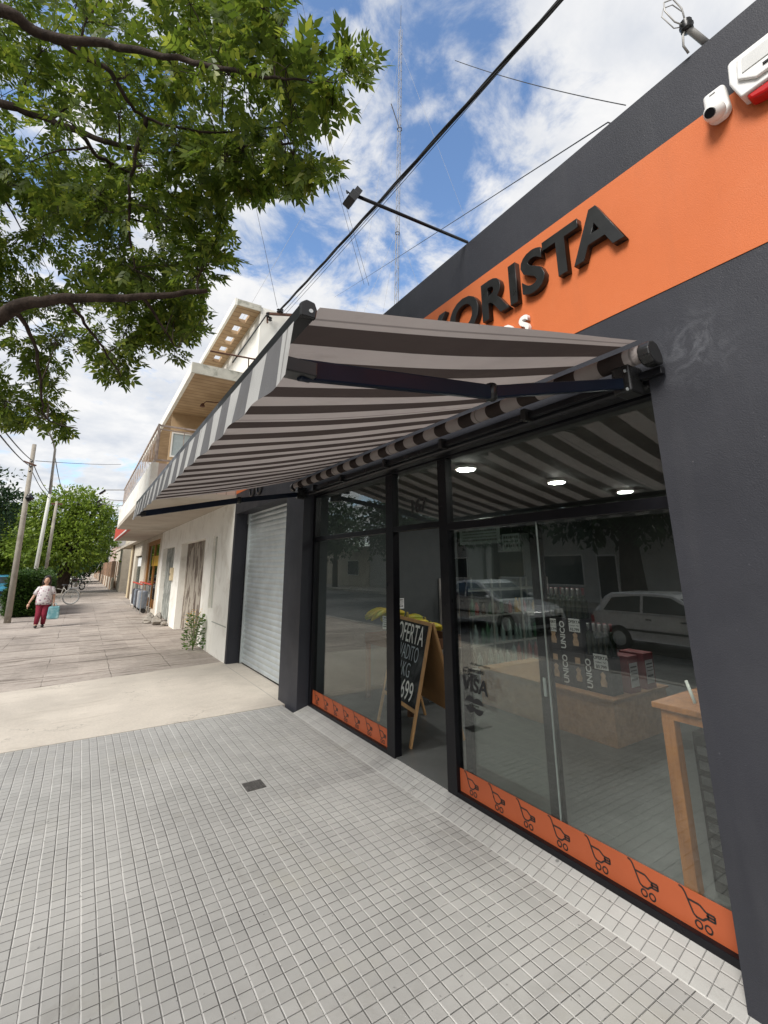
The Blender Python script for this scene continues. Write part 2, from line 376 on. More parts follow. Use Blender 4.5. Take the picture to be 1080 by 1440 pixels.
M['brown'] = mat('brown_wood', (.16, .075, .03), .6, var=.25, vs=6)
M['ochre'] = mat('varnished_ochre_wood', (.36, .16, .035), .5, var=.2, vs=6)
M['glassd'] = glass('dark_shop_glass', (.35, .36, .33), .10)
M['iron'] = mat('dull_iron', (.085, .08, .075), .8, var=.4, vs=30)
M['rail'] = mat('pale_rusty_rail', (.42, .34, .29), .8, var=.4, vs=9)
M['rust'] = mat('rusty_iron', (.12, .055, .035), .8, var=.3, vs=8)
M['grey'] = mat('grey_iron', (.30, .30, .29), .6, var=.2, vs=5)
M['galv'] = mat('galvanised_steel', (.60, .64, .64), .42, .55, var=.12, vs=2.5)
M['red'] = mat('red_paint', (.52, .07, .045), .6, var=.15)
M['tin'] = mat('tin_grey', (.35, .34, .32), .5, .3, var=.2)

# ------------------------------------------------------------------ ground, pavements, road
g = MB(); S_ = 700; g.add([(-S_,-S_,-.30),(S_,-S_,-.30),(S_,S_,-.30),(-S_,S_,-.30)], [(0,1,2,3)])
struct(g.build('ground', M['earth']))
KX = -2.30                                                     # kerb line
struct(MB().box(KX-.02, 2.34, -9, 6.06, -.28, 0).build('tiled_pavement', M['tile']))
# driveway of concrete: its far edge is not quite square
g = MB().prism([(KX-.02, 6.065), (2.64, 6.065), (2.64, 9.30), (KX-.02, 8.60)], lambda u, v, t: (u, v, t), -.28, .004)
struct(g.build('concrete_driveway', M['pad']))
def jcut():
    g = MB().box(-2.2, 2.36, 8.0, 8.004, 0, .0)
g = MB().prism([(KX-.02, 8.602), (2.64, 9.302), (2.64, 150), (KX-.02, 150)], lambda u, v, t: (u, v, t), -.28, -.004)
struct(g.build('old_pavement', M['flag']))
# joint across the driveway in front of the shutter
g = MB().box(2.355, 2.362, 6.33, 8.95, .004, .0055); o = g.build('driveway_joint', M['kerb']); struct(o)
# sloping tiles up to the shop windows
g = MB().add([(2.34,-9,0.0),(2.535,-9,.055),(2.535,5.688,.055),(2.34,5.688,0.0),(2.34,-9,-.2),(2.535,-9,-.2),(2.535,5.688,-.2),(2.34,5.688,-.2)],
             [(0,1,2,3),(7,6,5,4),(4,5,1,0),(5,6,2,1),(6,7,3,2),(7,4,0,3)])
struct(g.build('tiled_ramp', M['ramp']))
g = MB().box(KX-.17, KX-.021, -9, 150, -.28, .012); struct(g.build('kerb', M['kerb'], bevel=.02))
g = MB().box(-12.0, KX-.171, -60, 260, -.29, -.15); struct(g.build('road', M['asphalt']))
g = MB().box(-12.15, -12.0, -60, 260, -.28, .01); struct(g.build('far_kerb', M['kerb']))
g = MB().box(-15.2, -12.151, -60, 260, -.28, 0); struct(g.build('far_pavement', M['pad']))
# verge of bare earth and grass beside the street trees
g = MB().box(KX+.02, -1.25, 2.6, 5.6, .001, .006); 
# drain grid in the tiles
dr = thing('drain_cover', 'small square metal drain grid set in the grey pavement tiles', 'drain cover', (1.375, 4.09, 0))
MB().box(1.300, 1.450, 4.015, 4.165, .001, .006).build('frame', M['iron'], dr)
g = MB()
for i in range(7): g.box(1.312+i*.019, 1.322+i*.019, 4.025, 4.155, .006, .010)
g.build('grate', M['iron'], dr)

# ------------------------------------------------------------------ the shop
DX = 2.38; WX = 2.56
shop = thing('shop_building', 'single storey shop painted anthracite with a wide orange band and big glass front', 'shop', (2.5, 3, 0))
g = MB()
g.box(DX, 2.70, -9, 1.13, -.1, 2.69)                         # right pier
g.box(DX, 2.58, 5.69, 6.315, -.1, 2.69)                      # pier between glass and shutter
g.box(2.5801, 2.66, 5.95, 6.315, -.1, 2.69)
g.box(DX, 2.66, 8.99, 9.10, -.1, 2.69)                       # far pier
g.box(DX, 2.66, -9, 9.10, 2.6901, 4.325)                     # parapet
g.build('wall', M['dark'], shop)
MB().box(DX-.004, DX-.0005, -9, 9.101, 3.085, 3.925).build('orange_band', M['orange'], shop)
MB().box(2.661, 9.6, -9, 9.10, 3.6, 3.75).build('roof', M['tin'], shop)
g = MB(); g.box(9.4, 9.6, -9, 9.1, -.1, 3.6); g.box(2.701, 9.4, -9, -8.8, -.1, 3.6); g.box(2.6605, 9.4, 8.95, 9.1, -.1, 3.6)
g.build('rear_wall', M['creamw'], shop)

# windows of the front
M['pane'] = glass('shop_window_glass')
M['frame'] = mat('black_window_frame', (.006, .006, .008), .35, var=.15, spec=.25)
def frame_box(par, *bx):
    g = MB()
    for b in bx: g.box(*b)
    return g.build('frame', M['frame'], par, bevel=.003)
fr = MB()
x0, x1 = 2.525, 2.60
fr.box(x0, x1, 1.131, 2.96, .05, .088); fr.box(x0, x1, 3.91, 5.62, .05, .088)          # sills
fr.box(x0, x1, 5.62, 5.688, .05, 2.69); fr.box(x0, x1, 3.78, 3.9095, .05, 2.60); fr.box(x0, x1, 2.9605, 3.07, .05, 2.60)
fr.box(x0, x1, 1.131, 1.18, .0885, 2.60)
fr.box(x0+.002, x1-.002, 3.912, 5.619, 2.02, 2.072); fr.box(x0+.002, x1-.002, 3.0705, 3.7795, 2.02, 2.072); fr.box(x0+.002, x1-.002, 1.181, 2.96, 1.985, 2.048)
fr.box(x0, x1, 1.131, 5.619, 2.6005, 2.69)
fr.build('window_frame', M['frame'], shop, bevel=.003)
panes = []
for (a, b, c, d) in ((3.908, 5.622, .086, 2.022), (3.908, 5.622, 2.070, 2.602), (3.068, 3.782, 2.070, 2.602), (1.178, 2.962, .086, 1.987), (1.178, 2.962, 2.046, 2.602)):
    panes.append(MB().box(WX, WX+.006, a, b, c, d).build('window_pane', M['pane'], shop))
# sliding leaf standing open behind the fixed glass
leaf = MB(); leaf.box(2.618, 2.65, 2.105, 2.20, .085, 1.98); leaf.box(2.618, 2.65, 2.88, 2.955, .085, 1.98)
leaf.box(2.62, 2.648, 2.2005, 2.8795, .085, .15); leaf.box(2.62, 2.648, 2.2005, 2.8795, 1.92, 1.98)
door = leaf.build('sliding_door', M['frame'], shop, bevel=.002)
MB().box(2.632, 2.637, 2.199, 2.881, .149, 1.921).build('glass', M['pane'], door)
MB().box(2.609, 2.617, 2.15, 2.17, .88, .99).build('handle', M['galv'], door)
MB().box(2.566, 2.575, 2.085, 2.091, .09, 1.985).build('edge_trim', M['galv'], shop)

# orange strips with a row of trolley signs
def cart(g, yc, zc, s, fx):
    """trolley drawn as a bottle on wheels"""
    def P(u, v): return (fx, yc-u*s, zc+v*s)
    def ln(pts, w=.062):
        for a, b in zip(pts[:-1], pts[1:]):
            A = Vector(P(*a)); B = Vector(P(*b)); g.bar(A, B, w*s, .0012, up=(1,0,0))
    # handle, body (bottle lying down), wheels
    ln([(-.62,.50),(-.50,.47),(-.42,.36),(-.20,-.18),(-.10,-.24)])
    ln([(-.33,.20),(.05,.20),(.24,.06),(.52,.06),(.52,-.12),(.24,-.12),(.10,-.24),(-.12,-.24)])
    ln([(.30,.05),(.30,-.11)], .06); ln([(.24,-.03),(.52,-.03)], .06)
    for c in (-.06, .26):
        n = 14; pts = [(c+.115*math.cos(2*PI*k/n), -.44+.115*math.sin(2*PI*k/n)) for k in range(n+1)]; ln(pts, .052)
M['strip'] = mat('orange_vinyl', (.36, .085, .032), .45, var=.06, spec=.3)
for a, b, first, n in ((1.181, 2.958, 2.835, 7), (3.912, 5.618, 5.50, 7)):
    st = MB().box(WX-.004, WX-.001, a, b, .089, .238).build('orange_strip', M['strip'], shop)
    for k in range(n):
        g = MB(); cart(g, first-k*(.247 if n == 7 and a < 2 else .243), .172, .125, WX-.0052)
        g.build('trolley_sign', M['letter'], st)
# the head of the frame under the awning
g = MB(); g.box(2.40, 2.524, 1.131, 5.62, 2.61, 2.70)
g.build('head_beam', M['black'], shop, bevel=.03, bseg=4)

# lettering on the band
sign = thing('shop_sign', 'raised black letters spelling MAYORISTA on the orange band', 'shop sign', (DX, 2.2, 3.5))
for ch, yc, w in (('M', 3.55, 1), ('A', 3.17, 1), ('Y', 2.80, 1), ('O', 2.43, 1), ('R', 2.115, 1), ('I', 1.915, 1), ('S', 1.745, 1), ('T', 1.515, 1), ('A', 1.275, 1)):
    text_mesh('letter', ch, .425, M['letter'], sign, (DX-.030, yc, 3.50), FY, UZ, extrude=.022, offset=.0105, bevel=.002)
s2 = thing('small_sign', 'white raised lettering VINOS under the black letters, partly behind the awning', 'shop sign', (DX, 2.0, 3.3))
for ch, yc in (('V', 2.47), ('I', 2.34), ('N', 2.21), ('O', 2.03), ('S', 1.865)):
    text_mesh('letter', ch, .175, M['white'], s2, (DX-.022, yc, 3.245), FY, UZ, extrude=.014, offset=.006, bevel=.001)
# emblem wheels hanging below the band further along
em = thing('trolley_emblem', 'black trolley emblem at the far end of the orange band above the shutter', 'emblem', (DX, 7.8, 3.1))
g = MB()
for yc in (7.62, 8.02):
    n = 20; g.tube([(DX-.02, yc+.14*math.cos(2*PI*k/n), 3.04+.14*math.sin(2*PI*k/n)) for k in range(n)], .017, 6, closed=True)
g.build('wheel', M['letter'], em, smooth=True)
g = MB(); g.tube([(DX-.02, 8.6, 3.75), (DX-.02, 8.45, 3.72), (DX-.02, 8.15, 3.30), (DX-.02, 7.5, 3.30), (DX-.02, 7.25, 3.5)], .018, 6)
g.build('trolley_body', M['letter'], em, smooth=True)

# roller shutter of the garage
sh = thing('roller_shutter', 'closed galvanised roller shutter between the two dark piers', 'roller shutter', (2.63, 7.6, 0))
def slat(u, v):
    y = 6.40+u*2.50; z = .03+v*2.66
    ph = (z/.0887) % 1.0
    return (2.648-.016*math.sin(PI*min(1, ph*1.12))**.7, y, z)
g = MB(); g.grid(slat, 1, 360); g.build('curtain', M['galv'], sh)
MB().box(2.60, 2.6605, 8.90, 8.985, 0.01, 2.69).build('guide_rail', M['galv'], sh); MB().box(2.60, 2.6605, 6.317, 6.40, 0.01, 2.69).build('guide_rail', M['galv'], sh)
g = MB(); g.box(2.585, 2.60, 8.925, 8.95, 0.01, 2.5)
for k in range(12): g.box(2.578, 2.586, 8.92, 8.955, .2+k*.2, .22+k*.2)
g.build('lock_rod', M['black'], sh)

# ------------------------------------------------------------------ interior of the shop
IN = thing('shop_interior', 'grey walls, floor and ceiling of the room behind the shop glass', 'room', (5.5, 3.5, 0))
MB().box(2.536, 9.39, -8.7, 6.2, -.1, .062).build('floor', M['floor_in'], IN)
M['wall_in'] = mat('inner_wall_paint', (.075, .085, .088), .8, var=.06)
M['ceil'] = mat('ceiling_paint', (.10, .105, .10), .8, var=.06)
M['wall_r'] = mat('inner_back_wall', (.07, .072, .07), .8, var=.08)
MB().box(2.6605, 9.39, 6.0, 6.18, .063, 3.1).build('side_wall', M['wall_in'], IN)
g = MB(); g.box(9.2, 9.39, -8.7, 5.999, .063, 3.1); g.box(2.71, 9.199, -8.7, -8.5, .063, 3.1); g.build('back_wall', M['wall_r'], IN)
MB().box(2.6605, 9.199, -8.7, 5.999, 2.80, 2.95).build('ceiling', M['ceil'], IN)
M['lamp'] = emit('lamp_glow', (1, .98, .93), 120.0)
for i, (lx, ly, lab) in enumerate(((3.55, 3.80, 'round ceiling lamp nearest the shop glass'), (5.18, 3.81, 'round ceiling lamp, middle one of the three in a row'),
                     (6.76, 3.79, 'round ceiling lamp deepest inside the shop'), (3.6, 1.27, 'round ceiling lamp by the dark right pier'))):
    t = thing('ceiling_lamp', lab, 'ceiling lamp', (lx, ly, 2.80), 'round lamps on the shop ceiling')
    MB().lathe([(.115, 2.799), (.12, 2.79), (.12, 2.765), (.10, 2.762)], (lx, ly, 0), 24).build('ring', M['white'], t, smooth=False)
    MB().lathe([(.097, 2.7615), (.097, 2.755), (.05, 2.752)], (lx, ly, 0), 24).build('diffuser', M['lamp'], t)
# ------------------------------------------------------------------ awning
AY0, AY1 = 1.09, 5.74
aw = thing('awning', 'open retractable awning in brown and cream stripes over the shop windows', 'awning', (2.3, 3.4, 2.7))
def fabric_mat(nm_='striped_awning_fabric', c1=(.40, .355, .335), c2=(.062, .049, .045), tr=.27):
    T = NT(nm_); X, Y, Z = T.xyz()
    fr = T.math('FRACT', T.math('ADD', T.math('DIVIDE', T.math('SUBTRACT', Y, 2.09), .283), 40.25))
    dk = T.math('MULTIPLY', T.rng(fr, .0, .008), T.rng(fr, .492, .50, 1, 0))
    weave = T.noise(900, 2, .5)
    v = T.rng(T.noise(2.5, 5), .3, .7, .92, 1.06)
    c = T.mix(dk, c1, c2)
    seam = T.rng(T.math('ABSOLUTE', T.math('SUBTRACT', T.math('FRACT', T.math('DIVIDE', Y, 1.132)), .5)), .493, .497)
    c = T.mix(T.math('MULTIPLY', seam, .45), c, (.03,.025,.022))
    c = T.mix(T.rng(T.noise(3, 8, .7, stretch=(1, 2, 1)), .55, .72, 0, .25), c, (.12,.10,.085))
    c = T.mix(1.0, c, T.node('ShaderNodeCombineXYZ', {0: v, 1: v, 2: v}).outputs[0], 'MULTIPLY')
    p = T.node('ShaderNodeBsdfDiffuse', {0: c}); tl = T.node('ShaderNodeBsdfTranslucent', {0: c})
    nm = T.bump(T.math('ADD', T.math('MULTIPLY', weave, .1), T.noise(2.2, 3, .5, stretch=(.8, 5, 1))), .55, .03); T.lk(nm, p.inputs['Normal'])
    mx = T.node('ShaderNodeMixShader', {0: tr}); T.lk(p.outputs[0], mx.inputs[1]); T.lk(tl.outputs[0], mx.inputs[2])
    T.lk(mx.outputs[0], T.out.inputs[0]); return T.m
M['fabric'] = fabric_mat(); M['valance'] = fabric_mat('striped_lit_valance_fabric', (.47,.47,.455), (.165,.165,.168), .12)  # valance: same cloth, with the sky light on its front put into paler stripes
bx, bz = .44, 2.385; rx, rz = 2.27, 2.785
FY1 = 5.62
def cloth(u, v):                                           # u along the street, v from roller to front bar
    ya = AY0+(AY1-AY0)*u; yb = 1.06+(FY1-1.06)*u
    y = ya+(yb-ya)*v; s = math.sin(PI*v)
    return (rx-.03+(bx+.03-rx+.03)*v, y, rz+.025+(bz+.02-rz-.025)*v - .020*s*(1+.3*math.sin(u*9))*min(1, u*12+.25) + .004*math.sin(u*60+v*2)*s + .003*math.sin(u*23+v*5)*s)
MB().grid(cloth, 120, 14).build('fabric', M['fabric'], aw, smooth=True)
def val(u, v):
    y = 1.085+(FY1-1.085)*u; sw = math.sin(y*22.2)*.006*v+math.sin(y*7)*.006*v
    return (bx-.035-.018*v+sw*.6, y, bz-.030-(.165+.003*math.sin(y*22.2))*v)
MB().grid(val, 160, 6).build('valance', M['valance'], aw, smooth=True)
g = MB(); g.tube([(rx, AY0+.01, rz-.04), (rx, AY1-.01, rz-.04)], .047, 20); g.build('roller', M['fabric'], aw, smooth=True)
fb = MB().prism([(-.028,-.023),(-.028,.013),(-.012,.025),(.011,.021),(.017,0),(.013,-.022)], lambda u, v, t: (bx+u, t, bz+v), 1.07, FY1+.05).build('front_bar', M['black'], aw)
for y0, y1 in ((1.053, 1.0695), (FY1+.0505, FY1+.066)):
    MB().prism([(-.030,-.025),(-.030,.015),(-.013,.029),(.012,.025),(.020,.004),(.016,-.024)], lambda u, v, t: (bx+u, t, bz+v), y0, y1).build('end_cap', M['blackp'], fb, bevel=.004)
MB().lathe([(.006, -.003), (.006, .0)], (bx, 1.053, bz-.005), 10, axis='Y').build('screw', M['galv'], fb)
g = MB(); g.box(2.33, 2.37, AY0-.05, AY1+.03, rz-.15, rz-.11); g.build('square_tube', M['black'], aw, bevel=.003)
M['armsky'] = mat('sky_tinted_black_arm', (.007, .012, .026), .38, var=.1, spec=.22)  # black arm; the reflected sky is put into the base colour as navy
def arm(ys, ye, yf):
    sh_ = Vector((2.26, ys, rz-.17)); el = Vector((1.42, ye, 2.44)); fr_ = Vector((.45, yf, 2.25))
    a = MB().bar(sh_, el, .030, .058).build('upper_arm', M['armsky'], aw, bevel=.006)
    b = MB().bar(el, fr_, .028, .064).build('forearm', M['armsky'], aw, bevel=.006)
    MB().lathe([(.020, -.038), (.026, -.034), (.026, .034), (.020, .038)], el, 16).build('elbow_joint', M['blackp'], a, smooth=True)
    MB().obox(fr_, (1,0,0), (0,1,0), (0,0,1), .05, .03, .022).build('fork', M['blackp'], b, bevel=.004)
    g = MB(); g.obox(sh_+Vector((.045,0,.02)), (1,0,0), (0,1,0), (0,0,1), .065, .05, .075); g.build('shoulder_bracket', M['blackp'], aw, bevel=.01)
    for dz in (-.045, .055): MB().lathe([(.009, -.0), (.009, .006)], sh_+Vector((-.03,-.035,dz)), 8, axis='Y').build('bolt', M['galv'], aw)
arm(1.20, 1.335, 1.16); arm(5.62, 5.30, 5.50)
for y0, y1 in ((AY0-.062, AY0-.0005), (AY1+.0005, AY1+.07)):
    MB().prism([(-.075,-.05),(-.08,.01),(-.05,.06),(.0,.075),(.05,.065),(.085,.02),(.105,-.03),(.10,-.085),(.02,-.10),(-.03,-.09)], lambda u, v, t: (rx+u*.72, t, rz-.045+v*.70), y0, y1).build('roller_bracket', M['blackp'], aw, bevel=.008)
for y in (1.9, 2.75, 3.6, 4.5, 5.25):
    MB().box(2.30, 2.379, y-.02, y+.02, rz-.17, rz-.09).build('wall_bracket', M['blackp'], aw, bevel=.004)

# ------------------------------------------------------------------ alarm siren, camera, lamp arm, aerial bracket
si = thing('alarm_siren', 'white alarm siren with a red lens at the top right of the shop front', 'alarm siren', (DX, .49, 3.95))
outl = [(-.155,.17),(-.14,.185),(.12,.185),(.15,.16),(.165,.0),(.13,-.115),(-.13,-.115),(-.165,.03)]
def sy(yc, zc): return lambda u, v, t: (DX-t, .385-u*.86, 3.885+v*.74)
MB().prism(outl, sy(.475, 3.97), .003, .085).build('housing', M['white'], si, bevel=.02, bseg=4)
MB().prism([(-.11,.14),(.11,.14),(.125,.0),(.05,-.075),(-.05,-.075),(-.125,.0)], sy(.475, 3.97), .0855, .102).build('front_plate', M['white'], si, bevel=.012, bseg=3)
MB().prism([(-.085,.118),(.085,.118),(.098,.015),(-.098,.015)], sy(.475, 3.97), .1025, .106).build('panel', mat('siren_grey', (.6,.6,.58), .5), si, bevel=.003)
MB().box(DX-.108, DX-.1025, .35, .395, 3.862, 3.872).build('slot', M['black'], si)
T = NT('red_lens'); T.bsdf((.45, .012, .012), .12, 0, None, .6); M['redlens'] = T.m
MB().prism([(-.115,-.1155),(.115,-.1155),(.10,-.165),(.04,-.18),(-.04,-.18),(-.10,-.165)], sy(.475, 3.97), .01, .075).build('red_lens', M['redlens'], si, bevel=.012)
ca = thing('security_camera', 'white wall camera with a round black lens beside the red and white siren', 'camera', (DX, .70, 3.94))
MB().prism([(-.055,.085),(.055,.085),(.06,-.06),(.03,-.09),(-.03,-.09),(-.06,-.06)], (lambda u, v, t: (DX-t, .600-u*.85, 3.892+v)), .003, .055).build('housing', M['white'], ca, bevel=.018, bseg=4)
MB().blob((DX-.068, .605, 3.838), .046, 1, 0, 3).build('ball', M['white'], ca, smooth=True)
lv = Vector((-.75, .18, -.5)).normalized(); lc = Vector((DX-.068, .605, 3.838))+lv*.036
MB().tube([lc, lc+lv*.014], .023, 16).build('lens', M['black'], ca, smooth=False)
MB().box(DX-.059, DX-.0555, .59, .615, 3.95, 3.953).build('mark', mat('grey_print', (.4,.4,.4), .6), ca)

# black arm over the pavement with a lamp head
la = thing('floodlight_arm', 'long thin black arm reaching over the pavement from the parapet with a small lamp', 'lamp arm', (DX, 2.41, 4.34))
MB().tube([(DX+.02, 2.41, 4.355), (1.32, 2.41, 4.285)], .013, 10).build('arm', M['black'], la, smooth=True)
g = MB(); hp = Vector((1.30, 2.41, 4.27)); ax = Vector((-.55, .1, -.55)).normalized()
g.obox(hp+Vector((-.02,0,-.035)), (1,0,-.5), (0,1,0), (.5,0,1), .03, .05, .045); g.build('lamp_head', M['blackp'], la, bevel=.006)
g = MB()
for k in range(5): g.obox(hp+Vector((.005+.0*k, -.04+.02*k, .0)), (1,0,-.5), (0,1,0), (.5,0,1), .025, .004, .055)
g.build('cooling_fin', M['blackp'], la)
g = MB(); g.tube([hp+Vector((.03,.02,.01)), hp+Vector((0,.05,.06)), hp+Vector((-.04,.03,.05)), hp+Vector((-.05,0,-.0))], .006, 6); g.build('bracket', M['black'], la)

br = thing('cable_bracket', 'grey insulator bracket with looped wires on top of the parapet', 'cable bracket', (DX, .63, 4.34))
g = MB(); g.tube([(2.42, .60, 4.35), (2.36, .63, 4.42), (2.33, .645, 4.45)], .018, 8); g.build('arm', M['tin'], br, smooth=True)
g = MB(); g.lathe([(.012,-.03),(.03,-.025),(.02,-.01),(.034,0),(.02,.012),(.03,.025),(.012,.03)], (2.33, .645, 4.46), 12); g.build('insulator', M['blackp'], br, smooth=True)
g = MB(); c0 = Vector((2.33,.645,4.46))
g.tube([c0+Vector(p) for p in ((0,0,0),(-.05,.03,.03),(-.09,.05,.10),(-.08,.05,.17),(-.04,.02,.19),(-.01,0,.12),(0,0,.02))], .004, 6)
g.tube([c0+Vector(p) for p in ((0,0,0),(-.03,.045,.02),(-.085,.07,.09),(-.07,.06,.15),(-.03,.03,.17),(.0,0,.1),(0,0,.0))], .003, 6)
g.tube([c0+Vector(p) for p in ((0,0,0),(-.01,.02,-.05),(0,.03,-.10),(.035,.025,-.13))], .006, 6)
g.build('wire_loop', M['tin'], br, smooth=True)

# ------------------------------------------------------------------ stickers on the glass
sx_ = WX-.0025
num = thing('house_number', 'black number 167 stuck on the pane over the doorway', 'house number', (sx_, 3.41, 2.22))
text_mesh('digits', '167', .17, M['letter'], num, (sx_, 3.41, 2.185), FY, UZ, extrude=.0008, offset=.005)
cardm = mat('dark_vinyl', (.015,.015,.017), .5)
cs = thing('card_sticker', 'black card stickers reading VISA and mercado pago on the sliding door glass', 'sticker', (sx_, 2.76, .85))
text_mesh('lettering', 'VISA', .135, cardm, cs, (sx_, 2.765, .79), FY, UZ, extrude=.0006, offset=.004, shear=.15)
g = MB()
def disc(g, yc, zc, r_, x, cut=None):
    n = 28
    for s_ in (1, -1):
        pts = []
        for k in range(n+1):
            a = math.asin(.28)+(PI-2*math.asin(.28))*k/n
            pts.append((r_*math.cos(a), s_*r_*math.sin(a)))
        g.prism(pts, lambda u, v, t: (t, yc-u, zc+v), x, x+.001)
disc(g, 2.815, .70, .056, sx_); disc(g, 2.735, .695, .056, sx_+.0012); g.build('two_circles', cardm, cs)
text_mesh('lettering', 'mastercard', .022, cardm, cs, (sx_, 2.775, .692), FY, UZ, extrude=.0005)
g = MB(); g.tube([(sx_, 2.845+.033*math.cos(2*PI*k/20), .92+.026*math.sin(2*PI*k/20)) for k in range(20)], .0028, 5, closed=True)
g.tube([(sx_, 2.872, .925), (sx_, 2.855, .915), (sx_, 2.843, .925), (sx_, 2.83, .913), (sx_, 2.818, .925)], .003, 5); g.build('handshake', cardm, cs)
text_mesh('lettering', 'mercado', .042, cardm, cs, (sx_, 2.735, .925), FY, UZ, extrude=.0005, offset=.0008)
text_mesh('lettering', 'pago', .042, cardm, cs, (sx_, 2.765, .89), FY, UZ, extrude=.0005, offset=.0008)
text_mesh('lettering', 'Aceptamos tarjetas', .026, cardm, cs, (sx_, 2.69, .975), FY, UZ, extrude=.0005)
dull = mat('dull_film', (.16,.19,.18), .5, var=.15)
paper = mat('white_paper', (.72, .73, .72), .7, var=.05); ink = mat('printed_ink', (.05,.05,.05), .7)
def sheet(lab, x, y0, y1, z0, z1, rows, seed, group=None, axis='X', inkm=None, pm_=None):
    t = thing('notice_sheet', lab, 'notice', (x, (y0+y1)/2, z0) if axis == 'X' else ((y0+y1)/2, x, z0), group)
    rd = random.Random(seed); g = MB(); q = MB()
    def bx_(G, d0, d1, a, b, c, d):
        if axis == 'X': G.box(x-d1, x-d0, a, b, c, d)
        else: G.box(a, b, x-d1, x-d0, c, d)
    bx_(g, 0, .001, y0, y1, z0, z1); q = g; q.cur = 1
    h = (z1-z0)/(rows+1)
    for r_ in range(rows):
        zc = z1-h*(r_+.8); a = y0+.08*(y1-y0); e = y1-.08*(y1-y0); p = a
        big_ = (r_ in (0, rows-1)); 
        while p < e-.006:
            w = min(e-p, rd.uniform(.3, 1.1)*h*.7); bx_(q, .0012, .0018, p, p+w, zc-h*(.30 if big_ else .16), zc+h*(.30 if big_ else .16)); p += w+h*.22
    q.build('paper', [pm_ or paper, inkm or ink], t); return t
sheet('small white notice low on the left shop window', WX+.0085, 3.93, 4.04, 1.10, 1.22, 5, 3)
sheet('wide notice sheet with opening hours at the top of the right window', WX+.0085, 2.42, 2.86, 1.86, 1.98, 4, 5, pm_=dull)
sheet('small green-edged notice on the glass beside the opening hours sheet', WX+.0085, 2.24, 2.40, 1.80, 1.92, 3, 9, pm_=dull)
sheet('white paper notice on the grey wall behind the chalkboard', 6.0, 4.02, 4.20, 1.07, 1.22, 4, 11, axis='Y')

# ------------------------------------------------------------------ chalkboard
bd = thing('chalkboard_stand', 'folding wooden A-board with a chalked OFERTA price, standing in the doorway', 'chalkboard', (3.0, 4.2, .063))
M['pine'] = mat('pine_wood', (.52, .30, .13), .55, var=.15, vs=8, bump=.15, bs=90)
M['mdf'] = mat('brown_fibreboard', (.40, .215, .085), .7, var=.1, vs=5)
T = NT('chalk_board'); T.bsdf(T.mix(T.rng(T.noise(5, 8, .7, dist=.6), .46, .72, 0, .55), (.018,.019,.020), (.17,.185,.19)), .75, 0, None, .3); M['slate'] = T.m
wd = Vector((.19, .98, 0)).normalized(); nd = Vector((.98, -.19, 0))       # width direction (far side), back direction
fr0 = Vector((2.76, 3.875, .063)); bw = .83; lean = Vector((nd.x*.25, nd.y*.25, 1.08))
tl = lean.normalized()
def fp(u, v, d=0): return fr0+wd*(u*bw)+lean*v-(nd*tl.z-Vector((0,0,1))*.25*.9)*d*1.0   # u 0 = near side; d towards viewer
g = MB(); nf = tl.cross(wd).normalized()
if nf.x > 0: nf = -nf
for u in (0, 1): g.bar(fr0+wd*u*bw, fr0+wd*u*bw+lean, .036, .022, up=nf)
for v in (.985, .27): g.bar(fr0+wd*.02+lean*v, fr0+wd*(bw-.02)+lean*v, .022, .034, up=tl)
g.build('front_frame', M['pine'], bd, bevel=.002)
g = MB(); g.bar(fr0+wd*bw/2+lean*.285, fr0+wd*bw/2+lean*.97, bw-.03, .008, up=nf); g.build('slate', M['slate'], bd)
chalk = mat('chalk', (.80,.80,.76), .9, var=.1); chb = mat('dull_chalk', (.42,.47,.50), .9, var=.15)
sb = [o for o in COL.objects if o.name.startswith('slate')][-1]
for s_, v, sz, mm, xs, uc in (('OFERTA', .785, .27, chalk, .66, .50), ('LAVADITO', .635, .21, chb, .60, .47), ('1KG', .49, .20, chb, .72, .52), ('$1699', .315, .25, chalk, .78, .56)):
    text_mesh('chalk_writing', s_, sz, mm, sb, fr0+wd*bw*(1-uc)+lean*v+nf*.0075, -wd, tl, extrude=.0006, offset=-.002 if mm is chb else .0005, xs=xs)
# rear panel
ap = fr0+lean+nd*.02; rl = Vector((nd.x*.30, nd.y*.30, -1.08))
for u in (0, 1): MB().bar(ap+wd*u*bw, ap+wd*u*bw+rl, .036, .022, up=nf).build('rear_leg', M['pine'], bd, bevel=.002)
g = MB(); g.bar(ap+wd*bw/2+rl*.02, ap+wd*bw/2+rl*.80, bw-.03, .006, up=nf); g.build('rear_panel', M['mdf'], bd)

# ------------------------------------------------------------------ goods inside
wood2 = mat('dark_crate_wood', (.10, .045, .02), .7, var=.2)
gs = thing('fruit_stand', 'dark wooden fruit stand behind the chalkboard', 'fruit stand', (3.7, 4.9, .063))
for x, y in ((3.30,4.62),(3.30,5.55),(4.15,4.62),(4.15,5.55)): MB().box(x-.025, x+.025, y-.025, y+.025, .063, .72).build('leg', wood2, gs)
MB().box(3.27, 4.18, 4.59, 5.58, .7205, .75).build('board', wood2, gs)
g = MB(); g.box(3.27, 3.29, 4.59, 5.58, .7505, .84); g.box(4.16, 4.18, 4.59, 5.58, .7505, .84); g.box(3.2905, 4.1595, 4.59, 4.61, .7505, .84); g.box(3.2905, 4.1595, 5.56, 5.58, .7505, .84); g.build('rim', wood2, gs)
T = NT('banana_skin'); T.bsdf(T.mix(T.rng(T.noise(9, 4), .4, .65), (.50,.37,.03), (.30,.33,.04)), .45); M['ban'] = T.m
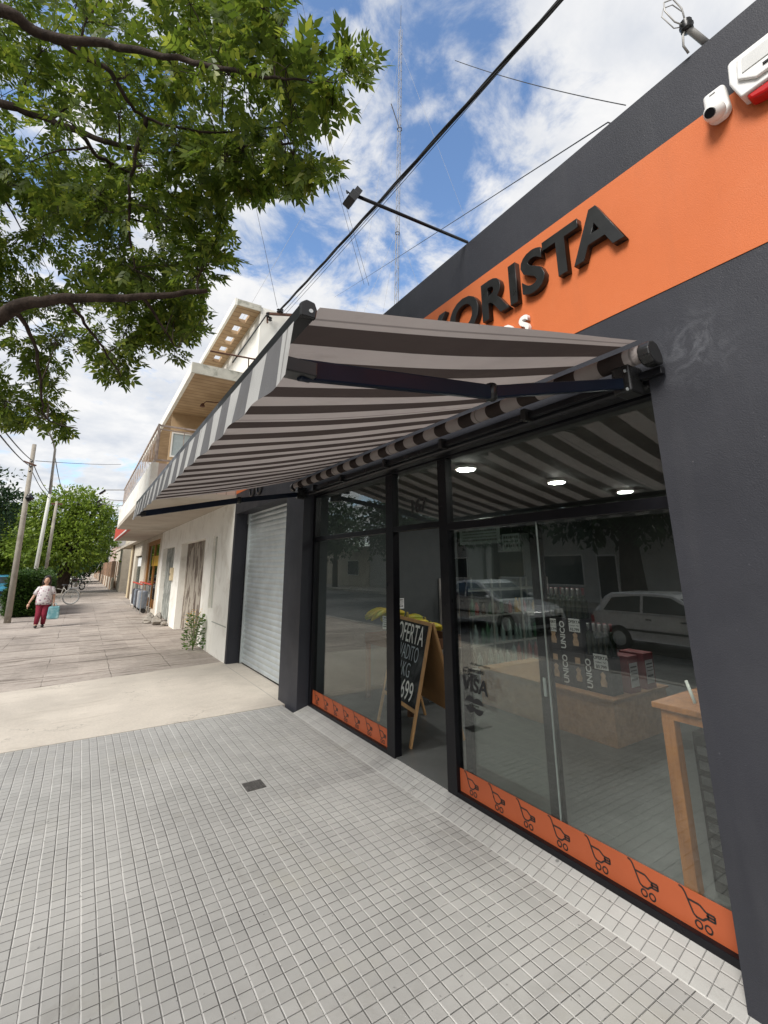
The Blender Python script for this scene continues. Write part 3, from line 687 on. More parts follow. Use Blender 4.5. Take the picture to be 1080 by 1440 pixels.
def bananas(loc, rz_, lab):
    t = thing('banana_bunch', lab, 'bananas', loc, 'bunches of bananas on the fruit stand')
    L = Vector(loc)
    for k in range(6):
        a = rz_+(k-2.5)*.20; d = Vector((math.cos(a), math.sin(a), 0)); pts = []; rs = []
        for i in range(7):
            q = i/6; pts.append(L+d*(.05+.30*q)+Vector((0,0,.16-.15*q*q+.03*(k % 2)+.09*q))); rs.append(.010+.026*math.sin(PI*min(1, max(.08, q)))**.6)
        MB().tube(pts, rs, 8).build('banana', M['ban'], t, smooth=True)
    MB().lathe([(.02,0),(.024,.06),(.012,.12)], (L.x,L.y,L.z+.08), 8).build('stem', mat('banana_stem', (.20,.16,.03), .7), t, smooth=True)
for i, (x, y, z, a, lab) in enumerate(((3.95,4.75,.76,2.4,'banana bunch at the near corner of the fruit stand, right of the chalkboard'),
        (3.90,4.98,.80,2.8,'banana bunch in the middle of the stand, right of the chalkboard'), (3.62,5.1,.92,2.6,'banana bunch showing just above the top rail of the chalkboard'),
        (4.02,5.25,.82,2.2,'banana bunch towards the back of the fruit stand'), (3.42,5.15,.95,3.0,'banana bunch at the left, above the chalkboard beside the window post'))):
    bananas((x, y, z), a, lab)
pl = thing('display_plinth', 'low plinth of brown fibreboard carrying the wine cartons', 'plinth', (4.8, 3.6, .063))
T = NT('particle_board'); T.bsdf(T.mix(T.rng(T.noise(14, 8, .75), .35, .65), (.28,.135,.055), (.44,.235,.11)), .75); M['pb'] = T.m
MB().box(4.33, 5.28, 2.81, 4.55, .063, .455).build('box', M['pb'], pl, bevel=.003)
MB().box(4.31, 5.30, 2.79, 4.57, .4555, .475).build('top', M['pb'], pl, bevel=.003)
cb_ = mat('black_carton', (.018, .018, .022), .45, var=.15); cr_ = mat('maroon_carton', (.20,.03,.035), .5, var=.15); tan = mat('carton_picture', (.45,.30,.19), .6, var=.4, vs=20)
bot = mat('dark_wine_bottle', (.012,.02,.012), .08, spec=.6); foil = mat('bottle_foil', (.25,.04,.05), .35, .4); foil2 = mat('silver_foil', (.5,.5,.5), .3, .6)
def carton(x, y, z, m_, lab, word=True, price=True, w=.27, seed=0):
    t = thing('wine_carton', lab, 'carton', (x+.09, y+w/2, z), 'cartons of wine on the plinth')
    b = MB().box(x, x+.18, y, y+w-.004, z, z+.335).build('box', m_, t, bevel=.003)
    fx = x-.0015
    if word:
        text_mesh('lettering', 'UNICO', .085, paper, t, (fx, y+w-.055, z+.165), (0,0,1), (0,1,0), extrude=.0006, offset=.002)
        MB().prism([(-.03,-.06),(.03,-.06),(.036,-.02),(.02,.02),(.03,.05),(.0,.075),(-.03,.05),(-.02,.02),(-.036,-.02)], lambda u, v, q: (q, y+.08-u, z+.13+v), fx-.0008, fx).build('picture', tan, t)
        MB().prism([(-.03,-.03),(.03,-.03),(.03,.03),(-.03,.03)], lambda u, v, q: (q, y+.08-u, z+.265+v), fx-.0008, fx).build('picture', tan, t)
    else:
        gl_ = bpy.data.materials.get('grey_label') or mat('grey_label', (.50,.50,.51), .6)
        MB().box(x+.02, x+.16, y-.0012, y-.0002, z+.05, z+.27).build('label', gl_, t)
        g = MB()
        for k, (a, hh) in enumerate(((.225,.014),(.195,.008),(.165,.006),(.11,.018))): g.box(x+.035, x+.145, y-.002, y-.0013, z+a, z+a+hh)
        g.build('print', ink, t)
    return t
def bottle(x, y, z, lab, f_=None):
    t = thing('wine_bottle', lab, 'bottle', (x, y, z), 'wine bottles standing on the cartons')
    MB().lathe([(.036,0),(.037,.01),(.037,.17),(.030,.20),(.014,.225),(.013,.235)], (x,y,z), 12).build('body', bot, t, smooth=True)
    MB().lathe([(.0145,.235),(.0145,.295),(.016,.297),(.016,.305)], (x,y,z), 12).build('foil', f_ or foil2, t, smooth=True)
names = ['bottom black UNICO carton beside the sliding door edge', 'second black UNICO carton of the tall stack', 'third layer open black carton of the tall stack']
carton(4.42, 3.40, .476, cb_, 'lower black UNICO carton of the pile beside the edge of the sliding door', w=.26)
carton(4.42, 3.40, .812, cb_, 'upper black UNICO carton of the pile beside the edge of the sliding door', w=.26)
carton(4.42, 3.13, .476, cb_, 'lower black UNICO carton of the tall middle pile', w=.26)
carton(4.42, 3.13, .812, cb_, 'upper black UNICO carton of the tall middle pile with a white price card', w=.26)
carton(4.42, 2.86, .476, cb_, 'single black UNICO carton with a price card, at the corner of the plinth', w=.26)
carton(4.66, 2.82, .476, cr_, 'maroon carton with a grey label behind the black ones, nearest the corner', word=False, w=.26)
carton(4.95, 2.82, .476, cr_, 'maroon carton with a grey label furthest back along the plinth', word=False, w=.26)
k = 0
posn = ('nearest the corner', 'second from the corner', 'third from the corner', 'fourth from the corner', 'farthest from the corner')
for y0_, z_, n_, w_ in ((3.13, 1.148, 4, 'tall middle pile'), (3.40, 1.148, 4, 'left pile'), (2.86, .812, 4, 'single carton')):
    for i in range(n_):
        bottle(4.47, y0_+.035+i*.063, z_, 'dark wine bottle in the front row on the %s, %s' % (w_, posn[i]), foil2)
        bottle(4.56, y0_+.035+i*.063, z_, 'dark wine bottle in the back row on the %s, %s' % (w_, posn[i]), foil)
def price(x, y0, y1, z0, z1, lab, s=1):
    t = thing('price_card', lab, 'price card', (x, (y0+y1)/2, z0), 'white price cards on the cartons')
    MB().box(x-.002, x, y0, y1, z0, z1).build('card', paper, t)
    w_ = y1-y0; h = z1-z0
    text_mesh('lettering', 'OFERTA', h*.30, ink, t, (x-.0025, (y0+y1)/2, z0+h*.66), FY, UZ, extrude=.0003, offset=.001)
    text_mesh('lettering', 'malbec 750', h*.18, ink, t, (x-.0025, (y0+y1)/2, z0+h*.42), FY, UZ, extrude=.0003)
    text_mesh('lettering', '$3.799', h*.30, ink, t, (x-.0025, (y0+y1)/2, z0+h*.08), FY, UZ, extrude=.0003, offset=.001)
price(4.412, 3.14, 3.27, 1.02, 1.15, 'white price card hanging on the tall middle carton pile')
price(4.412, 2.87, 3.02, .70, .84, 'white price card on the single black carton at the plinth corner')
price(4.412, 3.43, 3.52, 1.0, 1.13, 'white price card on the left pile, half hidden by the door edge')
# shelf at the back
she = thing('shelf_unit', 'grey steel shelf unit with groceries deep inside the shop', 'shelves', (5.9, 5.75, .063))
g = MB()
for z in (.18, .50, .92, 1.30): g.box(4.9, 6.9, 5.50, 5.95, z, z+.025)
g.build('shelf', M['tin'], she)
g = MB()
for x in (4.88, 5.56, 6.24, 6.92): g.box(x-.015, x+.015, 5.48, 5.4995, .063, 1.5); g.box(x-.015, x+.015, 5.951, 5.97, .063, 1.5)
g.build('upright', M['tin'], she)
cols = {'yellow': (.40,.22,.02), 'red': (.22,.02,.02), 'pale': (.17,.22,.21), 'green': (.03,.10,.05), 'brown': (.06,.03,.015)}
CM = {k_: mat('packaging_'+k_, v, .4, var=.2) for k_, v in cols.items()}
rd = random.Random(4); protos = {}
for z, seq, hgt in ((.945, ('yellow','red','brown','red','yellow','brown','green'), .22), (.525, ('pale','green','pale','pale','green'), .30), (.205, ('brown','pale','red'), .25)):
    x = 4.95; i = 0
    while x < 6.88:
        c_ = seq[min(len(seq)-1, int((x-4.95)/2*len(seq)))] if rd.random() < .6 else rd.choice(seq)
        key = (c_, z)
        if key not in protos:
            t = thing('packaged_bottle', 'x', 'bottle', (x, 5.55, z), 'bottles and tins on the back shelves')
            MB().lathe([(.035,0),(.038,.02),(.038,hgt*.6),(.025,hgt*.78),(.013,hgt*.85),(.013,hgt)], (x,5.55,z), 8).build('body', CM[c_], t, smooth=True); protos[key] = t
        else: t = dup(protos[key], (x, 5.55, z))
        col_ = {'yellow': 'yellow', 'red': 'red', 'pale': 'pale', 'green': 'green', 'brown': 'brown'}[c_]
        t['label'] = '%s bottle on the %s shelf at the back of the shop' % (col_, {.945: 'upper', .525: 'middle', .205: 'lowest'}[z])
        t.scale = (1, 1, rd.uniform(.72, 1.12))
        x += rd.uniform(.083, .16)
# table by the right pier
tb = thing('wooden_table', 'orange wooden table with square legs inside the right end of the glass front', 'table', (3.2, 1.2, .063))
T = NT('orange_wood'); T.bsdf(T.mix(T.rng(T.noise(6, 7, .7, stretch=(3, 3, .5)), .35, .65), (.28,.095,.02), (.48,.185,.05)), .45); M['ow'] = T.m
for x, y in ((2.83, 1.49), (3.62, 1.49), (2.83, .55), (3.62, .55)):
    MB().box(x, x+.065, y-.0, y+.065, .063, .87).build('leg', M['ow'], tb, bevel=.003)
MB().box(2.80, 3.71, .52, 1.585, .9205, .95).build('top', M['ow'], tb, bevel=.004)
g = MB(); g.box(2.83, 3.685, 1.492, 1.552, .8705, .92); g.box(2.83, 2.89, .55, 1.4915, .8705, .92); g.box(3.62, 3.685, .55, 1.4915, .8705, .92); g.build('apron', M['ow'], tb)
bc = thing('black_cabinet', 'black metal cabinet standing under the orange table', 'cabinet', (3.2, 1.1, .063))
MB().box(2.96, 3.60, .70, 1.47, .063, .80).build('body', M['frame'], bc, bevel=.004)
g = MB()
for k in range(9): g.box(2.952, 2.9595, .72, 1.45, .12+k*.072, .16+k*.072)
g.build('slat', mat('cabinet_slat', (.05,.05,.055), .5), bc)
tu = thing('white_tube', 'short white tube leaning on the glass beside the right pier', 'tube', (2.66, 1.18, 1.0))
MB().tube([(2.64, 1.30, 1.13), (2.645, 1.275, 1.03)], .008, 8).build('tube', M['white'], tu, smooth=True)
# ------------------------------------------------------------------ old white building next door
def wallx(g, x0, x1, y0, y1, z0, z1, holes):
    ys = sorted({y0, y1, *[h[0] for h in holes], *[h[1] for h in holes]}); zs = sorted({z0, z1, *[h[2] for h in holes], *[h[3] for h in holes]})
    for a, b in zip(ys[:-1], ys[1:]):
        run = None
        for c, d in zip(zs[:-1], zs[1:]):
            if any(h[0] <= a and h[1] >= b and h[2] <= c and h[3] >= d for h in holes):
                if run: g.box(x0, x1, a, b, *run); run = None
            else: run = (run[0], d) if run else (c, d)
        if run: g.box(x0, x1, a, b, *run)
wb = thing('old_white_building', 'old peeling white two storey building with a balcony beside the dark shop', 'building', (3, 13, 0))
g = MB()
HO = [(10.36, 10.76, .84, 2.35), (11.55, 14.75, -.05, 2.36), (15.95, 18.45, -.05, 2.34)]
wallx(g, DX, 2.75, 9.115, 19.0, -.1, 2.95, HO)
g.box(2.751, 2.9, 15.0, 19.0, 0, 2.9)
g.build('wall', M['wpaint'], wb)
MB().box(2.44, 2.749, 10.361, 10.759, .841, 2.349).build('recessed_panel', M['wpanel'], wb)
T = NT('peeling_boards'); X, Y, Z = T.xyz()
bd_ = T.rng(T.math('ABSOLUTE', T.math('SUBTRACT', T.math('FRACT', T.math('MULTIPLY', Y, 7.0)), .5)), .44, .49)
base = T.mix(T.rng(T.noise(2.4, 8, .7, stretch=(1, 1.3, .5), dist=.8), .47, .56), (.40,.36,.30), (.13,.10,.08))
base = T.mix(T.math('MULTIPLY', bd_, .7), base, (.09,.07,.055)); T.bsdf(base, .9, 0, T.bump(T.math('SUBTRACT', T.noise(20, 6), bd_), .5, .02), .2); M['boards'] = T.m
T = NT('torn_posters'); base = T.mix(T.rng(T.noise(3.5, 8, .75, stretch=(1, 1.5, .6), dist=1.2), .40, .58), (.09,.10,.09), (.42,.43,.39))
T.bsdf(base, .8); M['posters'] = T.m
MB().box(2.56, 2.70, 11.551, 14.749, 0.02, 2.359).build('boarded_door', M['boards'], wb)
MB().box(2.52, 2.70, 15.951, 18.449, 0.02, 2.339).build('boarded_window', M['posters'], wb)
MB().box(2.375, 2.3795, 9.16, 10.30, .60, .62).build('plaster_line', M['wpanel'], wb)
g = MB(); g.box(2.30, 2.3795, 15.72, 15.95, 1.30, 1.68); bxm = g.build('meter_box', M['cream'], wb, bevel=.01)
MB().box(2.295, 2.2995, 15.79, 15.88, 1.45, 1.52).build('meter_window', M['black'], bxm)
# canopy slab, parapet of the balcony, railing
MB().box(.82, 2.75, 9.10, 18.0, 2.951, 3.06).build('canopy_slab', M['slab'], wb)
MB().box(.82, .94, 9.1005, 17.99, 3.0605, 3.56).build('balcony_parapet', M['wpaint'], wb)
T = NT('pink_tiles'); X, Y, Z = T.xyz(); l_ = T.rng(T.math('ABSOLUTE', T.math('SUBTRACT', T.math('FRACT', T.math('MULTIPLY', X, 5.5)), .5)), .42, .47)
T.bsdf(T.mix(l_, (.55,.44,.38), (.33,.26,.22)), .7); M['pinkt'] = T.m
MB().box(.9405, 2.75, 9.1005, 9.22, 3.0605, 3.55).build('end_parapet', M['pinkt'], wb)
g = MB()
for z in (3.62, 4.28): g.box(.86, .89, 9.12, 17.95, z-.015, z+.015); g.box(.891, 2.38, 9.14, 9.17, z-.015, z+.015)
g.box(.891, 2.38, 9.14, 9.17, 4.20, 4.215); g.box(.86, .895, 9.115, 9.15, 3.5605, 4.30)
n = 30
for i in range(n):
    y = 9.2+i*(8.7/n)
    g.box(.870, .880, y, y+.010, 3.635, 4.265)
    if i % 2 == 0:
        g.tube([(.875, y+.07+.05*math.cos(a*PI/5), 3.95+.16*math.sin(a*PI/5)) for a in range(10)], .006, 4, closed=True)
for i in range(4): g.box(.9+i*.42, .914+i*.42, 9.148, 9.162, 3.635, 4.20)
g.build('railing', M['rail'], wb)
# upper wall and the boarded soffit above the balcony
up = MB(); up.box(2.38, 2.60, 9.12, 18.9, 3.0605, 5.46); up.build('upper_wall', M['wpaint'], wb)
T = NT('slatted_soffit'); X, Y, Z = T.xyz(); l_ = T.rng(T.math('ABSOLUTE', T.math('SUBTRACT', T.math('FRACT', T.math('MULTIPLY', Y, 5.2)), .5)), .40, .47)
b_ = T.mix(T.rng(T.noise(2.5, 6, .6), .35, .65), (.40,.27,.15), (.52,.37,.22))
T.bsdf(T.mix(T.math('MULTIPLY', l_, .75), b_, (.20,.12,.06)), .75, 0, T.bump(T.math('SUBTRACT', 1.0, l_), .5, .02)); M['soffit'] = T.m
MB().box(1.40, 2.60, 9.13, 18.5, 5.461, 5.50).build('soffit', M['soffit'], wb)
MB().box(1.33, 2.75, 9.10, 9.1295, 5.44, 5.66).build('mossy_edge', M['peel'], wb)
MB().box(1.33, 1.3995, 9.13, 18.5, 5.44, 5.66).build('front_edge', M['wpaint'], wb)
MB().box(1.40, 2.61, 9.13, 18.5, 5.501, 5.65).build('upper_slab', M['slab'], wb)
pn = MB(); pn.box(1.42, 2.379, 12.0, 12.05, 3.561, 5.46); part_ = pn.build('end_screen', M['soffit'], wb)
MB().box(1.47, 2.2, 11.985, 11.999, 4.36, 4.92).build('screen_window', mat('pale_blue_glass', (.36,.42,.44), .25), part_)
g = MB(); g.box(1.45, 2.22, 11.975, 11.984, 4.32, 4.36); g.box(1.45, 1.485, 11.975, 11.984, 4.3605, 4.92); g.box(1.45, 2.22, 11.975, 11.984, 4.9205, 4.955); g.build('window_frame', M['white'], part_)
# roof storey with a pierced sun shade
MB().box(2.62, 3.35, 9.10, 12.8, 5.6605, 7.30).build('roof_storey', M['wpaint'], wb)
g = MB(); ho = []
ys = [9.25+.62*i for i in range(6)]
yy = 9.10
for i in range(5):
    a = 9.42+i*.62; b = a+.40
    g.box(2.10, 2.29, yy, a, 7.20, 7.29); g.box(2.47, 2.62, yy, a, 7.20, 7.29); g.box(2.2905, 2.4695, yy, a, 7.20, 7.29)
    g.box(2.10, 2.29, a, b, 7.20, 7.29); g.box(2.47, 2.62, a, b, 7.20, 7.29); yy = b
g.box(2.10, 2.62, yy, 12.75, 7.20, 7.29)
g.build('pierced_sun_shade', M['soffit'], wb)
MB().box(2.05, 2.0995, 9.08, 12.78, 7.17, 7.33).build('shade_edge', M['wpaint'], wb)
g = MB(); g.box(2.10, 2.62, 9.075, 9.0995, 7.18, 7.32); g.build('shade_end', M['peel'], wb)
g = MB(); g.tube([(2.60, 9.0, 5.98), (1.62, 9.0, 5.93)], .018, 6); g.tube([(2.4, 9.0, 5.97), (2.45, 9.15, 5.66)], .012, 6); g.build('iron_bar', M['rust'], wb)
wlamp = thing('wall_lamp', 'small rusty lamp on a bracket under the slatted soffit of the balcony', 'lamp', (2.38, 10.45, 5.35))
g = MB(); g.tube([(2.38, 10.45, 5.40), (1.90, 10.45, 5.36), (1.84, 10.45, 5.28)], .012, 6); g.build('arm', M['rust'], wlamp)
MB().lathe([(.02,.05),(.05,.0),(.055,-.03)], (1.83, 10.45, 5.25), 10).build('lamp_shade', M['rust'], wlamp)
# floodlights far along, on three thin arms
for i, (y, z) in enumerate(((17.2, 4.55), (21.0, 4.6), (25.5, 4.7))):
    t = thing('street_facing_lamp', ('thin lamp arm nearest the shop, sticking out past the balcony rail', 'middle one of the three thin lamp arms past the balcony', 'farthest of the three thin lamp arms past the balcony')[i], 'lamp arm', (1.3, y, z), 'thin lamp arms beyond the balcony')
    r_ = ray(*((173, 689), (172, 704), (171, 711))[i]); k_ = y/r_.y; x_e = r_.x*k_; z_e = H+r_.z*k_
    r_ = ray(*((147, 689), (142, 702), (143, 708))[i]); k_ = y/r_.y; x_f = r_.x*k_; z_f = H+r_.z*k_
    MB().tube([(2.3 if i else .9, y, z_e-.0), (x_e, y, z_e), (x_f, y, z_f)], .016, 6).build('arm', M['grey'], t)
    MB().obox((x_f-.05, y, z_f-.08), (1,0,.9), (0,1,0), (-.9,0,1), .10, .07, .03).build('lamp_head', M['black'], t)
# bracket holding the street cables on the corner of the roof storey
cbk = thing('cable_wall_bracket', 'dark iron bracket with insulators carrying the cables at the white roof corner', 'cable bracket', (2.9, 9.0, 7.2))
g = MB(); g.bar((2.72, 9.0, 7.12), (3.36, 9.0, 7.28), .05, .05); g.tube([(2.75, 9.05, 7.12), (2.75, 9.0, 6.9)], .02, 6); g.build('iron', M['rust'], cbk)
g = MB()
for p in ((2.74, 8.98, 7.08), (2.80, 8.98, 7.0), (2.98, 8.98, 7.26), (3.05, 8.98, 7.28)): g.lathe([(.02,-.05),(.045,-.03),(.03,0),(.045,.03),(.02,.05)], p, 8)
g.build('insulator', M['blackp'], cbk)

# ------------------------------------------------------------------ the shop further along, under a cream slab with a red edge
sb2 = thing('cream_shop', 'cream shop with a red edged canopy, shop window and striped columns beyond the white building', 'building', (3.5, 24, 0))
g = MB(); wallx(g, 2.39, 2.75, 19.05, 30.0, -.1, 2.94, [(19.6, 23.9, .15, 2.80), (25.7, 28.9, .02, 2.28)]); g.build('wall', M['creamw'], sb2)
MB().box(1.24, 2.75, 18.05, 25.9, 2.951, 3.10).build('canopy', M['slab'], sb2)
MB().box(1.12, 1.2395, 18.06, 25.8, 2.95, 3.50).build('red_edge', M['red'], sb2)
MB().box(1.10, 1.1195, 18.04, 25.8, 2.92, 2.97).build('pale_trim', M['white'], sb2)
MB().box(2.1, 2.75, 25.9005, 38, 2.951, 3.10).build('canopy', M['slab'], sb2)
MB().box(2.39, 6, 19.05, 38, 3.1005, 4.3).build('upper_wall', M['creamw'], sb2)
g = MB(); 
for a, b, c, d in ((19.6, 19.8, .15, 2.8), (23.7, 23.9, .15, 2.8), (21.6, 21.75, .15, 2.8)): g.box(2.46, 2.56, a, b, c, d)
g.box(2.465, 2.555, 19.8, 23.7, 2.62, 2.80); g.box(2.465, 2.555, 19.8, 23.7, .15, .45); wf = g.build('window_frame', M['ochre'], sb2)
MB().box(2.50, 2.51, 19.8, 23.7, .45, 2.62).build('pane', M['glassd'], wf)
MB().box(2.47, 2.49, 20.0, 22.2, 1.75, 2.15).build('yellow_sign', mat('yellow_sign', (.62,.36,.02), .5), wf)
MB().box(2.7, 2.74, 19.7, 23.8, .16, 2.79).build('window_backing', mat('dim_shop', (.06,.05,.035), .8, var=.5, vs=2), sb2)
dd = MB().box(2.52, 2.60, 25.7, 28.9, .02, 2.28).build('shop_door', mat('dark_door_glass', (.035,.045,.04), .25), sb2)
MB().box(2.505, 2.519, 25.9, 28.6, 1.75, 2.2).build('poster', paper, dd)
g = MB(); g.box(2.36, 2.95, 30.2, 31.0, -.05, 2.95); g.build('column', mat('brown_column', (.17,.12,.07), .8), sb2)
g = MB(); g.box(2.36, 2.95, 31.001, 32.0, -.05, 2.95); g.build('column', M['cream'], sb2)
g = MB(); g.box(2.8, 3.0, 32.01, 38.0, -.05, 2.95); g.build('recessed_wall', M['cream'], sb2)
MB().box(2.77, 2.799, 36.2, 37.6, 0, 2.2).build('brown_door', M['brown'], sb2)
MB().box(2.76, 2.799, 33.6, 34.5, 2.0, 2.35).build('oval_sign', M['brown'], sb2)
g = MB(); g.box(2.36, 2.95, 38.6, 41.5, -.05, 3.0); g.build('column', M['creamw'], sb2)
# goods and a rack of trolleys on the step of the cream shop
ra = thing('folding_trolley_rack', 'steel rack with red rail and shopping trolleys in front of the cream shop window', 'rack', (2.2, 21.5, 0))
g = MB()
for y in (20.3, 21.6, 22.9, 24.2):
    g.box(2.02, 2.05, y, y+.03, 0, 1.05); g.box(2.30, 2.33, y, y+.03, 0, 1.05)
g.build('upright', M['grey'], ra)
g = MB(); g.box(2.0, 2.03, 20.3, 24.25, 1.03, 1.08); g.box(2.30, 2.34, 20.3, 24.25, 1.03, 1.08); g.build('red_rail', M['red'], ra)
sm = [mat('steel_blue_cloth', (.20,.23,.27), .7, var=.3, vs=5), mat('pale_cloth', (.40,.41,.42), .7, var=.2), mat('dark_cloth', (.06,.06,.07), .7, var=.3)]
cart_lab = ('pale blue bag trolley nearest the white building, in the steel rack', 'white bag trolley, second in the steel rack', 'dark bag trolley in the middle of the steel rack', 'grey blue bag trolley, fourth in the steel rack', 'dark bag trolley at the far end of the steel rack')
for i, y in enumerate((20.55, 21.2, 21.9, 22.6, 23.4)):
    t = thing('shopping_trolley', cart_lab[i], 'trolley', (2.1, y, 0), 'shopping trolleys in the rack')
    MB().box(1.98, 2.26, y-.16, y+.16, .16, .80).build('bag', sm[(0,1,2,0,2)[i]], t, bevel=.04)
    g = MB()
    for s_ in (-.17, .17): g.lathe([(.02,-.012),(.085,-.012),(.085,.012),(.02,.012)], (2.16, y+s_, .086), 14, axis='Y')
    g.build('wheel', M['blackp'], t)
    g = MB(); g.tube([(2.24, y-.14, .08), (2.27, y-.14, .98), (2.27, y+.14, .98), (2.24, y+.14, .08)], .010, 6); g.build('handle', M['galv'], t)
ac = thing('white_basket', 'white plastic bin beside the dark shop door', 'bin', (2.28, 25.3, 0))
MB().lathe([(.13,0),(.17,.42),(.18,.42),(.18,.45),(.155,.45)], (2.24, 25.4, 0), 14).build('bin', M['white'], ac)

# ------------------------------------------------------------------ farther houses on this side
def house(x0, x1, y0, y1, hgt, m_, lab, wins=(), door=None, roofm=None, face=-1, cat='house', par=.0):
    t = thing('house', lab, cat, ((x0+x1)/2, (y0+y1)/2, 0))
    MB().box(x0, x1, y0, y1, -.25, hgt).build('wall', m_, t)
    MB().box(x0-.08, x1+.08, y0-.04, y1+.04, hgt+.0005, hgt+.14).build('cornice', roofm or m_, t)
    xf = x0 if face < 0 else x1; s_ = face
    for (a, b, c, d) in wins:
        w = MB().box(min(xf+s_*.03, xf-s_*.05), max(xf+s_*.03, xf-s_*.05), a, b, c, d).build('window', M['white'], t)
        MB().box(min(xf+s_*.031, xf+s_*.045), max(xf+s_*.031, xf+s_*.045), a+.07, b-.07, c+.07, d-.07).build('pane', M['dwin'], w)
        MB().box(min(xf+s_*.0, xf+s_*.12), max(xf+s_*.0, xf+s_*.12), a-.06, b+.06, c-.08, c-.001).build('sill', m_, w)
    if door:
        a, b, d = door; MB().box(min(xf+s_*.03, xf-s_*.03), max(xf+s_*.03, xf-s_*.03), a, b, 0, d).build('door', M['brown'], t)
    return t
M['dwin'] = mat('dark_window_glass', (.03,.04,.045), .08, spec=.6)
house(2.5, 9, 42, 50, 3.1, M['creamw'], 'low off-white house just past the last cream column', [(43, 44.4, 1, 2.2)], (46, 47, 2.2))
house(2.4, 9, 50.2, 58, 3.6, mat('pinkish_render', (.48,.36,.30), .85, var=.15), 'pinkish low house with a tin roof far along the pavement', [(52, 53.4, 1, 2.2)], (55, 56, 2.2), M['tin'])
house(2.5, 9, 58.2, 72, 5.6, mat('grey_render', (.40,.38,.36), .85, var=.15), 'grey two storey house far along the right side of the street', [(60, 61.4, 1, 2.2), (60, 61.4, 3.6, 4.9), (66, 67.4, 3.6, 4.9)], (63, 64, 2.2))
house(2.4, 9, 72.3, 100, 3.4, M['creamw'], 'long low whitish house near the end of the pavement', [(76, 78, 1, 2.2), (84, 86, 1, 2.2)], (80, 81.2, 2.2))
fe = thing('garden_wall', 'pale garden wall with brick piers where the pavement runs out of sight', 'wall', (2.2, 60, 0))
MB().box(2.05, 2.2, 43, 140, -.1, .9).build('wall', M['creamw'], fe)
for k in range(14): MB().box(1.98, 2.28, 44+k*4.6, 44.5+k*4.6, -.1, 2.2).build('pier', mat('pier_brick', (.34,.22,.15), .9, var=.2) if k == 0 else bpy.data.materials['pier_brick'], fe)

# ------------------------------------------------------------------ plants and rubble at the foot of the white wall
def leaf_mat(name, c1, c2, c3, tr=.35, emit_=0):
    T = NT(name); g_ = T.node('ShaderNodeNewGeometry'); rnd = g_.outputs['Random Per Island']
    k = T.mix(T.rng(rnd, 0, .7), c1, c2); k = T.mix(T.rng(rnd, .72, 1), k, c3)
    k = T.mix(T.rng(T.noise(1.4, 3), .35, .65, 0, .35), k, c1)
    d = T.node('ShaderNodeBsdfPrincipled', {'Base Color': k, 'Roughness': .45, 'Specular IOR Level': .35}); t = T.node('ShaderNodeBsdfTranslucent', {0: k})
    mx = T.node('ShaderNodeMixShader', {0: tr}); T.lk(d.outputs[0], mx.inputs[1]); T.lk(t.outputs[0], mx.inputs[2]); T.lk(mx.outputs[0], T.out.inputs[0]); return T.m
M['leaf'] = leaf_mat('ash_leaf', (.070,.112,.014), (.150,.215,.024), (.34,.38,.05), .56)
M['leaf2'] = leaf_mat('street_tree_leaf', (.12,.19,.02), (.21,.30,.035), (.32,.40,.055), .35)
M['leaf3'] = leaf_mat('hedge_leaf', (.025,.06,.012), (.06,.12,.02), (.11,.18,.04), .25)
M['leaf4'] = leaf_mat('dark_tree_leaf', (.018,.045,.014), (.03,.07,.02), (.06,.11,.03), .2)
T = NT('bark'); T.bsdf(T.mix(T.rng(T.noise(9, 8, .7, stretch=(1, 1, .3)), .35, .65), (.018,.013,.010), (.075,.055,.042)), .9, 0, T.bump(T.noise(26, 8, .7), .8, .02), .2); M['bark'] = T.m

def leaf_cloud(name, pts, dirs, size, m_, parent, template=None, rng_=None):
    """many small leaf faces; template = list of (verts, faces) in a unit leaf frame (x along the leaf)"""
    rg = np.random.default_rng(rng_ or 1)
    tv, tf = template; tv = np.array(tv, float); n = len(pts); pts = np.array(pts, float)
    a = np.array(dirs, float); a /= np.linalg.norm(a, axis=1, keepdims=True)
    up = rg.normal(size=(n, 3)); up[:, 2] += 1.6
    b = np.cross(up, a); b /= np.linalg.norm(b, axis=1, keepdims=True); c = np.cross(a, b)
    sz = np.array(size) if np.ndim(size) else np.full(n, size)
    vs = pts[:, None, :]+sz[:, None, None]*(tv[None, :, 0:1]*a[:, None, :]+tv[None, :, 1:2]*b[:, None, :]+tv[None, :, 2:3]*c[:, None, :])
    vs = vs.reshape(-1, 3); off = np.array(parent['_o']) if parent is not None else np.zeros(3); vs = vs-off
    wv = rg.uniform(.55, 1.25, n); b = b*wv[:, None]
    vs = pts[:, None, :]+sz[:, None, None]*(tv[None, :, 0:1]*a[:, None, :]+tv[None, :, 1:2]*b[:, None, :]+(tv[None, :, 2:3]*rg.uniform(-.5, 2.2, n)[:, None, None])*c[:, None, :])
    vs = vs.reshape(-1, 3)-off; k = len(tv); fl = np.array([f for f in tf], int); L = fl.shape[1]
    fa = (fl[None]+(np.arange(n)*k)[:, None, None]).reshape(-1, L)
    me = bpy.data.meshes.new(name); me.vertices.add(len(vs)); me.vertices.foreach_set('co', vs.ravel().astype(np.float32))
    me.loops.add(fa.size); me.loops.foreach_set('vertex_index', fa.ravel().astype(np.int32))
    me.polygons.add(len(fa)); me.polygons.foreach_set('loop_start', (np.arange(len(fa))*L).astype(np.int32))
    me.update(calc_edges=True); me.materials.append(m_)
    o = bpy.data.objects.new(name, me); COL.objects.link(o); o['_o'] = tuple(float(q) for q in off)
    if parent is not None: o.parent = parent
    return o
QUAD = ([(0,0,0),(.45,.26,.05),(1,0,-.06),(.45,-.26,.05)], [(0,1,2,3)])
